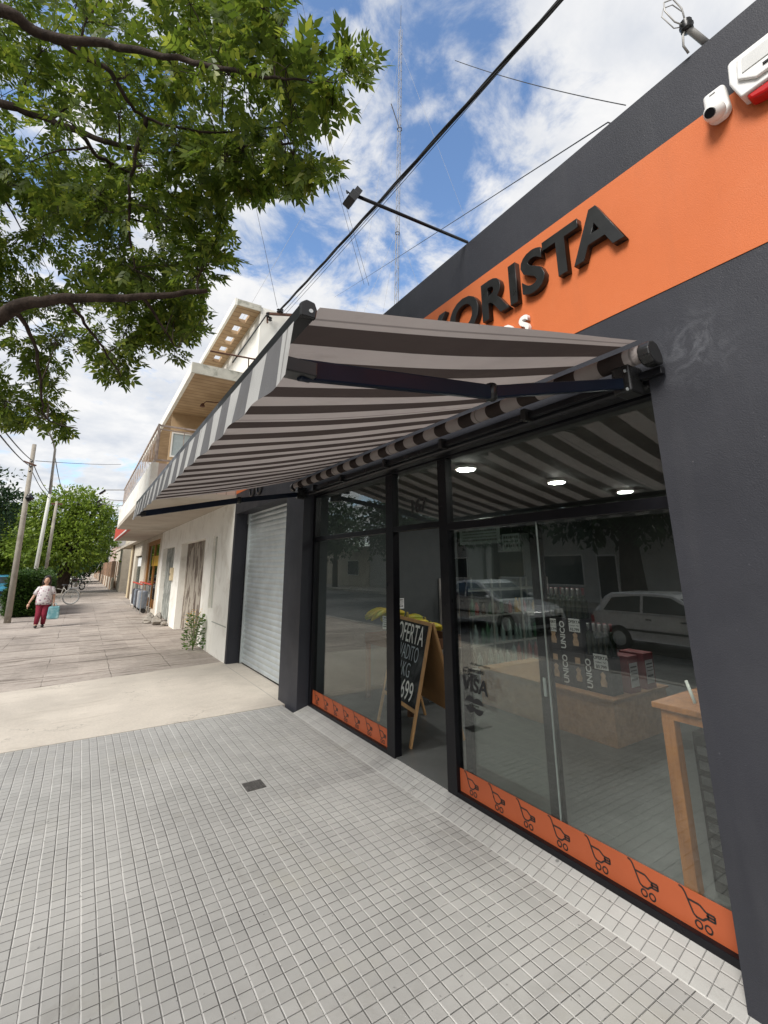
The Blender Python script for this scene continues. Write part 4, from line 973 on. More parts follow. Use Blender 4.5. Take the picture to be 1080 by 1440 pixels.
def leaflet(x, y, ang, L, w):
    ca, sa = math.cos(ang), math.sin(ang)
    P = [(0,0,0),(.40*L,w,.03*L),(L,0,-.12*L),(.40*L,-w,.03*L)]
    return [(x+p[0]*ca-p[1]*sa, y+p[0]*sa+p[1]*ca, p[2]) for p in P]
def compound():
    vs = []; fs = []
    for (x, s_, L) in ((.30,1,.36),(.30,-1,.36),(.52,1,.42),(.52,-1,.42),(.74,1,.40),(.74,-1,.40),(.80,0,.46)):
        b = len(vs); vs += leaflet(x, 0, s_*.85, L, .075*1.25); fs.append((b, b+1, b+2, b+3))
    b = len(vs); vs += [(0,.006,0),(.82,.005,-.02),(.82,-.005,-.02),(0,-.006,0)]; fs.append((b, b+1, b+2, b+3))
    return vs, fs
COMP = compound()
fp_ = thing('flowering_plant', 'bushy weed with yellow flowers growing at the foot of the white wall', 'plant', (2.16, 10.85, 0))
rg = np.random.default_rng(5); n = 420
h_ = rg.uniform(.05, .72, n); rad = .20*np.sqrt(rg.uniform(0, 1, n))*(1.1-h_*.6); th = rg.uniform(0, 2*PI, n)
P_ = np.stack([2.16+rad*np.cos(th), 10.85+rad*1.5*np.sin(th), h_], 1); D_ = np.stack([np.cos(th), np.sin(th), rg.uniform(-.3, .8, n)], 1)
leaf_cloud('leaves', P_, D_, rg.uniform(.05, .10, n), leaf_mat('weed_leaf', (.07,.15,.03), (.14,.24,.05), (.22,.30,.07)), fp_, QUAD, 3)
n = 60; h_ = rg.uniform(.42, .82, n); th = rg.uniform(0, 2*PI, n); rad = rg.uniform(0, .2, n)
P_ = np.stack([2.16+rad*np.cos(th), 10.95+rad*1.6*np.sin(th), h_], 1); D_ = np.stack([np.cos(th), np.sin(th), rg.uniform(0, 1, n)], 1)
leaf_cloud('flowers', P_, D_, .05, mat('yellow_petal', (.75,.45,.08), .6), fp_, QUAD, 4)
g = MB(); rd = random.Random(2)
for k in range(9):
    a = rd.uniform(0, 6.28); g.tube([(2.16, 10.85, 0), (2.16+.06*math.cos(a), 10.85+.09*math.sin(a), .3), (2.16+.14*math.cos(a), 10.85+.2*math.sin(a), .65)], .006, 4)
g.build('stems', mat('stem_green', (.10,.15,.04), .7), fp_)
rbm = mat('rubble', (.30,.27,.23), .95, var=.25, vs=6, bump=.6, bs=20)
rub_lab = ('largest pale rubble block on the pavement by the torn posters', 'flat rubble slab leaning on the largest block', 'small rubble stone nearest the meter box pilaster', 'rubble stone against the white wall behind the others', 'low rubble stone at the far end of the little heap')
for i, (x, y, r_) in enumerate(((2.10,16.2,(.16,.22,.13)), (1.98,16.9,(.18,.30,.09)), (2.26,15.75,(.09,.12,.08)), (2.28,17.1,(.10,.2,.16)), (2.12,18.0,(.14,.22,.11)))):
    t = MB().blob((x, y, r_[2]*.75), r_, i, .25, 2).build('rubble_stone', rbm); tag(t, rub_lab[i], 'rubble', 'rubble stones by the white wall')

# ------------------------------------------------------------------ poles, cables, mast
conc = mat('weathered_pole', (.34,.31,.26), .85, var=.2, vs=2, dirt=(.15,.12,.09), dirt_amt=.6)
pale = mat('pale_pole', (.55,.55,.50), .7, var=.12, vs=2)
def at(px, py, y):
    r_ = ray(px, py); k_ = y/r_.y; return Vector((r_.x*k_, y, H+r_.z*k_))
p1 = thing('utility_pole', 'weathered grey utility pole at the kerb in front of the hedge', 'utility pole', (-1.86, 19.5, 0))
top1 = at(48.5, 625, 19.5); b1 = at(10, 876, 19.5); b1.z = 0
MB().tube([b1, b1.lerp(top1, .5), top1], [.095, .08, .062], 14).build('pole', conc, p1, smooth=True)
MB().blob(at(41, 700, 19.45), (.12,.1,.14), 3, .2).build('junction_box', M['black'], p1)
g = MB(); q = at(46, 650, 19.5); g.bar(q+Vector((-.25,-.05,.0)), q+Vector((.12,-.05,-.12)), .05, .05); g.build('crossarm', M['rust'], p1)
g = MB()
for dz in (0, -.18, -.34): g.lathe([(.02,-.04),(.04,0),(.02,.04)], q+Vector((-.02,-.13,dz)), 8)
g.build('insulator', M['blackp'], p1)
p2 = thing('street_light', 'pale steel street light column with a curved arm behind the hedge', 'street light', (-1.97, 30, 0))
top2 = at(77.5, 632, 30); mid2 = at(70, 695, 30); b2 = at(49, 806, 30); b2.z = 0
MB().tube([b2, b2.lerp(mid2, .6), mid2], [.10, .09, .075], 12).build('column', pale, p2, smooth=True)
MB().tube([mid2, top2, at(75, 621, 29.6), at(70, 610, 29), at(62, 604, 28.2)], [.075, .06, .05, .045, .04], 10).build('arm', M['tin'], p2, smooth=True)
MB().blob(at(58, 602, 27.9), (.22,.35,.09), 2, .05).build('lamp_head', M['tin'], p2, smooth=True)
p3 = thing('utility_pole', 'shorter grey wooden pole standing between the street light and the round tree', 'utility pole', (-1.9, 36, 0))
b3 = at(63, 812, 36); b3.z = 0
MB().tube([b3, at(80, 705, 36)], [.10, .08], 12).build('pole', conc, p3, smooth=True)
MB().box(at(80,708,36).x-.3, at(80,708,36).x+.3, 35.95, 36.05, at(80,710,36).z, at(80,710,36).z+.12).build('crossarm', M['rust'], p3)
cabm = mat('cable_rubber', (.012,.012,.012), .6)
def cable(name, pts, r_, lab, sag=0, group=None, n=24, cat='cable'):
    P = [Vector(p) for p in pts]; out_ = []
    for a, b in zip(P[:-1], P[1:]):
        for i in range(n): 
            q = i/n; v = a.lerp(b, q); v.z -= sag*4*q*(1-q); out_.append(v)
    out_.append(P[-1]); o = MB().tube(out_, r_, 6).build(name, cabm, None, smooth=True); tag(o, lab, cat, group); return o
def z_at(px, py, z):
    r_ = ray(px, py); k_ = (z-H)/r_.z; return Vector((r_.x*k_, r_.y*k_, z))
near = z_at(776, 0, 6.5); end = Vector((2.99, 8.98, 7.25))
dirn = (near-end); 
g = MB(); rd = random.Random(8)
tw = []
A = end; B = end+dirn*1.9; NN = 90
for k, (r_, am, ph) in enumerate(((.013, .014, 0), (.012, .014, 2.1), (.011, .014, 4.2))):
    pts = [A.lerp(B, i/NN)+Vector((am*math.cos(ph+i*.35), 0, am*math.sin(ph+i*.35)-.10*math.sin(PI*i/NN))) for i in range(NN+1)]
    g.tube(pts, r_, 6)
o = g.build('twisted_power_cable', cabm, None, smooth=True); tag(o, 'thick black twisted power cable running up to the white roof corner', 'cable')
cable('power_cable', [Vector((3.05, 8.98, 7.2)), z_at(784, 0, 6.5)+(z_at(784, 0, 6.5)-Vector((3.05, 8.98, 7.2)))*.8], .005, 'thin cable just right of the thick twisted one', .05)
cable('power_cable', [Vector((3.12, 8.98, 7.2)), z_at(779.5, 0, 6.45)+(z_at(779.5, 0, 6.45)-Vector((3.12, 8.98, 7.2)))*.8], .004, 'thin cable hanging closest under the thick twisted one', .09)
cable('power_cable', [end+Vector((-.24,0,-.1)), at(327, 510, 9.02)], .016, 'cable dropping along the white roof storey below the bracket', 0)
cable('power_cable', [at(470, 418, 30), z_at(855, 172, 5.4), z_at(870, 165, 5.3)], .006, 'thin line sloping from the awning up to the parapet edge', .03)
cable('stay_wire', [at(512, 400, 40), at(470, 250, 40), at(410, -20, 40)], .02, 'left of two steep thin wires beside the tree crown', 0, 'thin steep wires in the sky')
cable('stay_wire', [at(519, 402, 40), at(478, 260, 40), at(420, -20, 40)], .02, 'right of two steep thin wires beside the tree crown', 0, 'thin steep wires in the sky')
cable('stay_wire', [at(390, 432, 30), at(350, 245, 30)], .014, 'thin steep wire reaching down to the white roof corner', 0)
g1 = z_at(640, 85, 14); cable('power_cable', [g1, z_at(880, 148, 9)], .008, 'faint line crossing the big cloud at the upper right', .1)
for i, (a, b, lab) in enumerate((((46, 648), (0, 598), 'upper cable leaving the grey pole towards the left edge'), ((42, 655), (0, 612), 'lower cable leaving the grey pole towards the left edge'))):
    q = at(*b, 9.0); cable('street_cable', [at(*a, 19.5), q], .012, lab, .05)
cable('street_cable', [at(46, 650, 19.5), at(70, 694, 30)], .016, 'upper cable between the grey pole and the street light', .12)
cable('street_cable', [at(44, 660, 19.5), at(69, 700, 30)], .014, 'lower cable between the grey pole and the street light', .12)
cable('street_cable', [at(77, 640, 30), at(92, 700, 52)], .022, 'cable running from the street light over the round tree', .3)
cable('street_cable', [at(50, 648, 19.5), at(170, 653, 34)], .012, 'thin line crossing the sky to the balcony', .05)
ms = thing('radio_mast', 'tall slim lattice radio mast far behind, held by guy wires', 'mast', (41.5, 60, 0))
mt = at(563.5, 40, 60); mb_ = Vector((mt.x-.15, 60, 0)); lo = at(557.5, 430, 60)
def mp(z): 
    q = (z-lo.z)/(mt.z-lo.z); v = lo.lerp(mt, q); v.z = z; return v
g = MB(); w_ = .38
for a in (0, 2.1, 4.2): g.tube([mp(0)+Vector((w_*math.cos(a), w_*math.sin(a), 0)), mp(mt.z)+Vector((w_*math.cos(a), w_*math.sin(a), 0))], .07, 4)
z = 2; i = 0
while z < mt.z-1:
    a, b = ((0, 2.1), (2.1, 4.2), (4.2, 0))[i % 3]
    g.tube([mp(z)+Vector((w_*math.cos(a), w_*math.sin(a), 0)), mp(z+.8)+Vector((w_*math.cos(b), w_*math.sin(b), 0))], .04, 3); z += .8; i += 1
g.build('lattice', mat('mast_grey', (.22,.22,.22), .6), ms)
g = MB(); g.tube([mp(mt.z-.5), mp(mt.z+7)], .05, 5)
q = at(562, 182, 60); g.tube([q+Vector((.5*math.cos(a), .5*math.sin(a), 0)) for a in (0,1,2,3,4,5)], .09, 5, closed=True); g.tube([q, at(550, 146, 60)], .10, 5)
q = at(559, 328, 60); g.tube([q+Vector((.45*math.cos(a), .45*math.sin(a), 0)) for a in (0,1,2,3,4,5)], .08, 5, closed=True)
g.build('antenna', mat('mast_dark', (.05,.05,.055), .6), ms)
g = MB()
for zt in (.95, .55):
    for dx, dy in ((-45, -10), (40, -8), (5, 50)): g.tube([mp(mt.z*zt), mp(mt.z*zt)+Vector((dx*zt, dy*zt, -mt.z*zt))], .022, 3)
g.build('guy_wire', M['grey'], ms)
# ------------------------------------------------------------------ street tree overhead
def pt(px, py, d): return EYE+ray(px, py)*d
st = thing('street_tree', 'broad green ash tree with dark branches hanging over the pavement at the upper left', 'tree', (-2.0, 1.3, 0))
trunk = [(-2.0,1.3,-.05), (-1.98,1.32,.6), (-1.95,1.38,1.5), (-1.93,1.45,2.3), (-1.9,1.5,2.9)]
MB().tube(trunk, [.25,.20,.17,.16,.15], 16).build('trunk', M['bark'], st, smooth=True)
fork = Vector(trunk[-1])
limbs = []                                   # (points, r0, r1)
def limb(pts, r0_, r1_): limbs.append((pts, r0_*.78, r1_*.7))
limb([fork, fork.lerp(pt(-60, 470, 3.6), .5)+Vector((0,0,.15)), pt(-60, 470, 3.6), pt(20, 432, 3.7), pt(90, 420, 3.8), pt(200, 418, 4.0), pt(290, 408, 4.2)], .12, .03)
limb([fork, fork+Vector((.1,.1,.6)), pt(-120, 20, 3.2), pt(0, 12, 3.2), pt(60, 48, 3.3), pt(150, 62, 3.35), pt(230, 78, 3.3), pt(330, 100, 3.2), pt(400, 112, 3.2), pt(470, 120, 3.1)], .09, .004)
limb([pt(60, 48, 3.3), pt(110, 75, 3.5), pt(155, 100, 3.6), pt(175, 135, 3.7), pt(205, 165, 3.8), pt(280, 185, 3.8), pt(400, 180, 3.8)], .035, .010)
limb([fork, pt(-60, 120, 4.2), pt(0, 145, 4.3), pt(60, 165, 4.4), pt(110, 185, 4.4), pt(170, 205, 4.4), pt(230, 215, 4.4), pt(330, 205, 4.3), pt(430, 200, 4.1)], .07, .012)
limb([pt(110, 185, 4.4), pt(140, 220, 4.4), pt(185, 245, 4.6), pt(280, 300, 4.8), pt(340, 340, 4.9)], .03, .008)
limb([pt(205, 165, 3.8), pt(190, 225, 3.9), pt(182, 270, 4.0), pt(184, 340, 4.2), pt(190, 380, 4.3)], .026, .010)
limb([fork, pt(-80, 240, 4.6), pt(20, 262, 4.8), pt(90, 275, 4.9), pt(160, 300, 5.0), pt(250, 330, 5.0)], .06, .010)
limb([pt(200, 418, 4.0), pt(230, 460, 4.3), pt(250, 490, 4.5)], .022, .006)
limb([pt(90, 420, 3.8), pt(120, 455, 4.2), pt(150, 500, 4.6), pt(170, 530, 4.7)], .026, .007)
limb([pt(20, 432, 3.7), pt(48, 480, 4.2), pt(58, 550, 4.7), pt(66, 590, 5.0), pt(110, 602, 5.1)], .028, .006)
limb([fork, fork+Vector((-.3,.5,.8)), fork+Vector((-.7,1.4,1.7)), fork+Vector((-.8,2.2,2.3))], .09, .02)
limb([fork, fork+Vector((-.4,-.3,.9)), fork+Vector((-1.0,-.9,1.8)), fork+Vector((-1.5,-1.3,2.6))], .09, .02)
limb([fork, fork+Vector((.3,-.7,1.0)), fork+Vector((.8,-1.7,1.9)), fork+Vector((1.0,-2.6,2.4))], .08, .015)
nodes = []
for pts, a, b in limbs:
    pts = [Vector(p) for p in pts]; dense = []; n = len(pts)
    for i in range(n-1):
        for k in range(5):
            q = k/5; p0 = pts[max(0, i-1)]; p1_ = pts[i]; p2_ = pts[i+1]; p3_ = pts[min(n-1, i+2)]
            dense.append(.5*((2*p1_)+(p2_-p0)*q+(2*p0-5*p1_+4*p2_-p3_)*q*q+(3*p1_-p0-3*p2_+p3_)*q**3))
    dense.append(pts[-1]); m_ = len(dense)
    rd = random.Random(len(nodes))
    dense = [p+Vector((rd.uniform(-1,1), rd.uniform(-1,1), rd.uniform(-1,1)))*.012*min(1, i) for i, p in enumerate(dense)]
    rs = [a+(b-a)*(i/(m_-1))**.8 for i in range(m_)]
    MB().tube(dense, rs, 10 if a > .05 else 7).build('branch', M['bark'], st, smooth=True)
    for p, r_ in zip(dense[3:], rs[3:]): nodes.append((p, r_))
POLY = [(-420,-300),(560,-300),(470,-60),(400,0),(398,30),(430,66),(452,58),(475,62),(500,46),(528,44),(541,72),(526,96),(508,120),(498,150),(478,150),(470,168),(462,186),(480,214),(472,246),(440,254),(420,262),(398,290),(350,274),(322,290),(316,322),(358,344),(360,360),(322,374),(308,398),(286,430),(290,462),(268,478),(266,508),(236,516),(216,478),(196,492),(186,530),(170,548),(138,526),(122,494),(84,512),(92,556),(100,592),(132,596),(132,618),(92,624),(66,606),(46,622),(20,608),(-30,600),(-200,560),(-420,420)]
def inside(x, y):
    c = False; n = len(POLY); j = n-1
    for i in range(n):
        xi, yi = POLY[i]; xj, yj = POLY[j]
        if (yi > y) != (yj > y) and x < (xj-xi)*(y-yi)/(yj-yi)+xi: c = not c
        j = i
    return c
def edge_dist(x, y):
    b = 1e9; n = len(POLY)
    for i in range(n):
        x1, y1 = POLY[i]; x2, y2 = POLY[(i+1) % n]; dx, dy = x2-x1, y2-y1
        t = max(0, min(1, ((x-x1)*dx+(y-y1)*dy)/(dx*dx+dy*dy))); b = min(b, math.hypot(x-x1-t*dx, y-y1-t*dy))
    return b
HOLES = [(40,45,16),(85,35,14),(60,130,16),(30,190,18),(62,210,14),(115,120,10),(190,150,10),(130,240,16),(60,250,12),(180,225,12),(250,250,14),(20,310,26),(105,330,22),(120,345,16),(95,375,18),(200,335,22),(255,350,14),(60,395,20),(25,455,18),(100,450,18),(140,440,14),(10,520,22),(40,545,14),(160,465,14),(220,440,14),(290,395,8),(300,245,10),(380,225,8),(225,20,14),(330,60,8),(420,110,8),(100,405,10),(15,385,14),(70,470,10),(240,400,10),(440,225,6)]
random.seed(21)
clusters = []; tries = 0
while len(clusters) < 640 and tries < 60000:
    tries += 1
    x = random.uniform(-190, 545); y = random.uniform(-130, 622) if len(clusters) < 330 else random.uniform(225, 622)
    if not inside(x, y): continue
    e = edge_dist(x, y)
    if e < 8: continue
    if any(math.hypot(x-a, y-b) < c*1.55 for a, b, c in HOLES): continue
    base = 2.75+max(0, (520-x))/520*.9+max(0, y-60)/560*1.9
    d = base+random.random()**1.3*2.3*min(1, .2+e/160)
    p = pt(x, y, d)
    if y > 225 and len(clusters) >= 330 and random.random() < .25 and x > 150 and y < 300: continue
    if p.z < 2.4: continue
    if p.x > 1.55 and p.z < 3.2: continue
    clusters.append((p, min(.30, .05+e/642*d*.85)))
# twigs from the nearest limb to each cluster
twig = MB(); LP = []; LD = []; LS = []
rg = np.random.default_rng(9); NP = [n_ for n_ in nodes]; order = sorted(clusters, key=lambda c: min((c[0]-n_[0]).length for n_ in NP[::4]))
for c, rad in order:
    bn = min(NP, key=lambda n_: (c-n_[0]).length_squared+(0 if n_[1] < .06 else .15)); a = bn[0]; r_ = min(bn[1]*.7, .013); L = (c-a).length
    mid = a.lerp(c, .5)+Vector((0, 0, .10*L)); pts = [a, a.lerp(mid, .55)+Vector((rg.normal()*.02*L, rg.normal()*.02*L, .0)), mid, mid.lerp(c, .5)+Vector((0,0,.03*L)), c]
    if L < .95: twig.tube(pts, [r_, r_*.85, r_*.65, r_*.45, .0035], 5)
    if r_ > .006 and L < .95: NP += [(pts[2], r_*.65), (pts[3], r_*.5)]
    ax = (c-a).normalized() if L > .01 else Vector((1,0,0))
    nl = int(6+rad*50)
    for k in range(nl):
        o_ = rg.normal(size=3); o_ /= np.linalg.norm(o_); rr = rad*rg.uniform(.1, 1)**.6
        p = np.array(c)+o_*rr*np.array([1,1,.75]); d_ = o_*.8+np.array(ax)*.55+np.array([0,0,-.35])+rg.normal(size=3)*.25
        q = p-d_/np.linalg.norm(d_)*.10
        LP.append(q); LD.append(d_); LS.append(rg.uniform(.12, .24))
        if k % 4 == 0: twig.tube([c, tuple(c*.4+Vector(q)*.6+Vector((0,0,.01))), tuple(q)], [.0035, .003, .002], 3, cap=False)
twig.build('twigs', M['bark'], st)
leaf_cloud('crown', LP, LD, np.array(LS), M['leaf'], st, COMP, 5)

# ------------------------------------------------------------------ other trees
def crown(parent, lumps, n, size, m_, seed, name='crown'):
    rg = np.random.default_rng(seed); P_ = []; D_ = []
    tot = sum(l[3]**2 for l in lumps)
    for (x, y, z, r_, fz) in lumps:
        k = int(n*r_*r_/tot); v = rg.normal(size=(k, 3)); v /= np.linalg.norm(v, axis=1, keepdims=True)
        rr = r_*(rg.uniform(.25, 1.0, k)**.45)*(1+.28*np.sin(v[:,0]*7+seed)*np.sin(v[:,1]*6)+.16*np.sin(v[:,2]*11+seed))
        P_.append(np.array([x,y,z])+v*rr[:,None]*np.array([1,1,fz])); D_.append(v+rg.normal(size=(k,3))*.6+np.array([0,0,-.2]))
    P_ = np.concatenate(P_); D_ = np.concatenate(D_)
    return leaf_cloud(name, P_, D_, rg.uniform(size*.6, size*1.3, len(P_)), m_, parent, QUAD, seed)
def tree(name, lab, loc, lumps, n, size, m_, seed, tr=.22, hgt=3, lean=(0,0), cat='tree', group=None):
    t = thing(name, lab, cat, (loc[0], loc[1], 0), group); b = Vector((loc[0], loc[1], -.1)); top = Vector((loc[0]+lean[0], loc[1]+lean[1], hgt))
    MB().tube([b, b.lerp(top, .5)+Vector((.05,0,0)), top], [tr*1.2, tr, tr*.75], 10).build('trunk', M['bark'], t, smooth=True)
    g = MB(); rd = random.Random(seed)
    for (x, y, z, r_, fz) in lumps: g.tube([top, top.lerp(Vector((x,y,z)), .55)+Vector((0,0,.2)), (x,y,z+.3*r_)], [tr*.55, tr*.3, tr*.1], 6)
    g.build('branch', M['bark'], t, smooth=True)
    crown(t, lumps, n, size, m_, seed); return t
def lump(px, py, y, r_, fz=.8): q = at(px, py, y); return (q.x, q.y, q.z, r_, fz)
yT = 40
tree('round_tree', 'large bright green round tree over the far pavement behind the bicycle', (at(85, 812, yT).x, yT),
     [lump(72, 735, yT, 2.2), lump(100, 722, yT, 2.3), lump(125, 735, yT+1, 1.9), lump(55, 765, yT, 1.9), lump(90, 765, yT-1, 2.3), lump(120, 768, yT, 2.0), lump(140, 755, yT+2, 1.4), lump(112, 703, yT, 1.2), lump(60, 712, yT, 1.1), lump(132, 722, yT, 1.2)], 16000, .26, M['leaf2'], 31, .42, 2.6, (.3, 0))
tree('spreading_tree', 'green tree partly cut by the left edge of the view beyond the road', (at(-10, 812, 46).x, 46),
     [lump(2, 760, 46, 3.0), lump(25, 770, 46, 2.4), lump(-30, 745, 46, 3.4), lump(10, 735, 46, 1.8), lump(38, 755, 47, 1.9), lump(30, 790, 46, 1.8)], 13000, .32, M['leaf2'], 32, .35, 2.6)
tree('overhanging_tree', 'tree whose leafy branch tip reaches in at the left edge above the cars', (at(-40, 812, 33).x, 33),
     [lump(-12, 712, 33, 1.5), lump(4, 700, 33, .9), lump(-40, 720, 33, 2.2), lump(-60, 690, 33, 2.4)], 6000, .24, M['leaf4'], 33, .3, 3.2)
tree('dark_tree', 'dark tree in the gap behind the street light, shading the parked cars', (at(35, 812, 62).x, 62),
     [lump(20, 785, 62, 3.0, .8), lump(45, 782, 62, 2.8, .8), lump(0, 782, 62, 3.2), lump(70, 795, 62, 2.4), lump(95, 797, 60, 2.2)], 9000, .42, M['leaf4'], 34, .3, 2.4)
tree('low_tree', 'low dark tree leaning over the pavement behind the round tree', (at(105, 812, 70).x, 70),
     [lump(120, 790, 70, 2.6, .5), lump(140, 785, 70, 1.8, .5), lump(100, 792, 70, 2.4, .6)], 6000, .42, M['leaf4'], 35, .3, 2.6)
tree('conifer', 'slim dark conifer top beside the far roofs right of the round tree', (at(155, 812, 66).x, 66),
     [lump(156, 735, 66, .9, 1.8), lump(157, 760, 66, 1.5, 1.6), lump(158, 780, 66, 1.6, 1.2), lump(151, 722, 66, .5, 1.5)], 3500, .34, M['leaf4'], 36, .2, 3)
for i, (x, y, r_) in enumerate(((-7.5, 84, 3.6), (2.0, 150, 3.4), (-4.5, 120, 3.4), (-13.5, 70, 4.2))):
    tree('distant_tree', ('distant green tree on the far left of the road', 'most distant tree where the pavement vanishes', 'distant tree above the line of parked cars', 'distant tree at the far pavement beyond the road')[i], (x, y),
         [(x, y, 4.6, r_, .8), (x-1.8, y, 4.0, r_*.7, .8), (x+1.9, y, 4.2, r_*.7, .8)], 4500, .5, M['leaf2'] if i % 2 else M['leaf4'], 60+i, .25, 2.6)

hd = thing('hedge', 'clipped dense green hedge beside the kerb behind the walking woman', 'hedge', (-1.65, 24, 0))
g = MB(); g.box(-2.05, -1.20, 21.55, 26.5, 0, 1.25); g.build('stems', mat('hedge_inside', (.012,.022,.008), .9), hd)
rg = np.random.default_rng(12); n = 15000
P_ = np.empty((n, 3)); f = rg.integers(0, 4, n); u = rg.uniform(0, 1, n); v = rg.uniform(0, 1, n); e_ = rg.normal(size=n)*.05
x0, x1, y0, y1, z1 = -2.15, -1.08, 21.4, 26.6, 1.42
P_[:,0] = np.where(f == 0, x1+e_, np.where(f == 1, x0+(x1-x0)*u, np.where(f == 2, x0+(x1-x0)*u, x0+e_)))
P_[:,1] = np.where(f == 0, y0+(y1-y0)*u, np.where(f == 1, y0+(y1-y0)*v, np.where(f == 2, y0+e_, y0+(y1-y0)*u)))
P_[:,2] = np.where(f == 1, z1+e_*1.5, .03+(z1-.05)*v)
P_[:,2] += np.sin(P_[:,1]*2.1)*.05*(P_[:,2] > 1); P_[:,0] += np.sin(P_[:,1]*3+P_[:,2]*4)*.05
D_ = np.stack([np.where(f == 0, 1, -.3)+rg.normal(size=n)*.5, np.where(f == 2, -1, 0)+rg.normal(size=n)*.6, rg.uniform(-.2, 1, n)], 1)
leaf_cloud('foliage', P_, D_, rg.uniform(.07, .13, n), M['leaf3'], hd, QUAD, 6)

# ------------------------------------------------------------------ woman walking with a bag
def skin(name, verts, edges, radii, m_, parent, root=0, sub=2, rest=0):
    off = Vector(parent['_o']) if parent is not None else Vector((0,0,0))
    me = bpy.data.meshes.new(name); me.from_pydata([Vector(v)-off for v in verts], edges, []); me.update()
    o = bpy.data.objects.new(name, me); COL.objects.link(o); md = o.modifiers.new('skin', 'SKIN')
    o['_o'] = tuple(off)
    if not me.skin_vertices: me.attributes  # layer is made by the modifier
    sv = me.skin_vertices[0].data
    for i, r_ in enumerate(radii): sv[i].radius = r_ if isinstance(r_, tuple) else (r_, r_); sv[i].use_root = (i == root)
    md.use_smooth_shade = True; s_ = o.modifiers.new('sub', 'SUBSURF'); s_.levels = sub; s_.render_levels = sub
    me.materials.append(m_)
    if parent is not None: o.parent = parent
    return o
PX, PY = -.84, 17.5
pe = thing('person', 'woman walking in a floral blouse and dark red trousers, a blue bag in hand', 'person', (PX, PY, 0))
skm = mat('skin', (.50,.29,.20), .5, var=.06); hair = mat('dark_hair', (.02,.012,.010), .5, var=.2)
S = .82
def W_(x, y, z): return Vector((PX+x*S, PY+y*S, z*S))
bv = [W_(0,0,.93), W_(0,-.01,1.10), W_(0,.0,1.28), W_(0,.01,1.40), W_(0,-.01,1.47), W_(0,-.03,1.55),          # pelvis .. head base 0-5
      W_(.17,.0,1.36), W_(.27,.02,1.12), W_(.30,-.06,.90), W_(.31,-.08,.83),                                   # her left arm, our right 6-9
      W_(-.17,.0,1.36), W_(-.30,.03,1.12), W_(-.40,-.02,.90), W_(-.43,-.04,.82),                               # other arm 10-13
      W_(.09,0,.88), W_(.08,-.06,.50), W_(.07,.04,.09), W_(.07,-.08,.035),                                     # leg 14-17
      W_(-.09,0,.88), W_(-.10,-.03,.50), W_(-.12,-.14,.10), W_(-.12,-.26,.035)]                                # leg 18-21
be = [(0,1),(1,2),(2,3),(3,4),(4,5),(3,6),(6,7),(7,8),(8,9),(3,10),(10,11),(11,12),(12,13),(0,14),(14,15),(15,16),(16,17),(0,18),(18,19),(19,20),(20,21)]
brd = [(.12,.09),(.13,.10),(.13,.10),(.09,.07),(.045,.045),(.05,.05),.045,.038,.029,.023,.045,.038,.029,.023,.075,.052,.035,.03,.075,.052,.035,.03]
body = skin('body', bv, be, brd, skm, pe)
hb = MB(); hc = W_(0,-.035,1.62)
hb.blob(hc, (.078,.092,.115), 2, .0, 3); hb.build('head', skm, body, smooth=True)
hd_ = [o for o in COL.objects if o.name.startswith('head')][-1]
MB().blob(hc+Vector((0,-.095,-.01)), (.014,.02,.022), 1, 0, 2).build('nose', skm, hd_, smooth=True)
g = MB()
for s_ in (-1, 1): g.blob(hc+Vector((s_*.03,-.080,.015)), (.012,.008,.007), 1, 0, 1)
g.build('eyes', M['black'], hd_); MB().blob(hc+Vector((0,-.083,-.05)), (.024,.008,.007), 1, 0, 1).build('mouth', mat('lips', (.30,.08,.07), .5), hd_)
g = MB(); g.blob(hc+Vector((0,.03,.035)), (.105,.105,.115), 5, .08, 3); g.blob(hc+Vector((.075,.03,-.05)), (.05,.07,.10), 6, .1, 2); g.blob(hc+Vector((-.075,.03,-.05)), (.045,.07,.09), 7, .1, 2)
g.build('hair', hair, pe, smooth=True)
T = NT('floral_cloth'); X, Y, Z = T.xyz(); vo = T.node('ShaderNodeTexVoronoi', {0: T.obj(), 'Scale': 15.0, 'Randomness': 1.0})
k = T.rng(vo.outputs['Distance'], .30, .42, 1, 0); hue = T.mix(T.xyz(vo.outputs['Color'])[0], (.16,.14,.20), (.40,.16,.22))
T.bsdf(T.mix(T.math('MULTIPLY', k, .85), (.62,.58,.58), hue), .8); M['floral'] = T.m
def loft(rings, m_, name, parent, n=20):
    g = MB(); vs = []; fs = []
    for c, rx_, ry_ in rings:
        for k in range(n):
            a = 2*PI*k/n; w = 1+.03*math.sin(5*a); vs.append((c[0]+rx_*w*math.cos(a), c[1]+ry_*w*math.sin(a), c[2]))
    for i in range(len(rings)-1):
        for k in range(n): fs.append((i*n+k, i*n+(k+1) % n, (i+1)*n+(k+1) % n, (i+1)*n+k))
    fs.append(tuple(range(n))[::-1]); fs.append(tuple((len(rings)-1)*n+k for k in range(n))); g.add(vs, fs); return g.build(name, m_, parent, smooth=True)
bl = loft([(W_(0,0,.78),.195,.155),(W_(0,0,.90),.20,.16),(W_(0,-.01,1.05),.192,.16),(W_(0,-.01,1.2),.185,.155),(W_(0,0,1.33),.165,.125),(W_(0,.0,1.41),.13,.10),(W_(0,0,1.435),.07,.07)], M['floral'], 'blouse', pe)
for s_, a, b in ((1, 6, 7), (-1, 10, 11)):
    A = bv[a]; B = bv[b]; MB().tube([A+(A-B)*.12, A, A.lerp(B, .5), A.lerp(B, .95)], [.045, .07, .07, .064], 12).build('sleeve', M['floral'], bl, smooth=True)
trm = mat('dark_red_trousers', (.22,.012,.035), .8, var=.12)
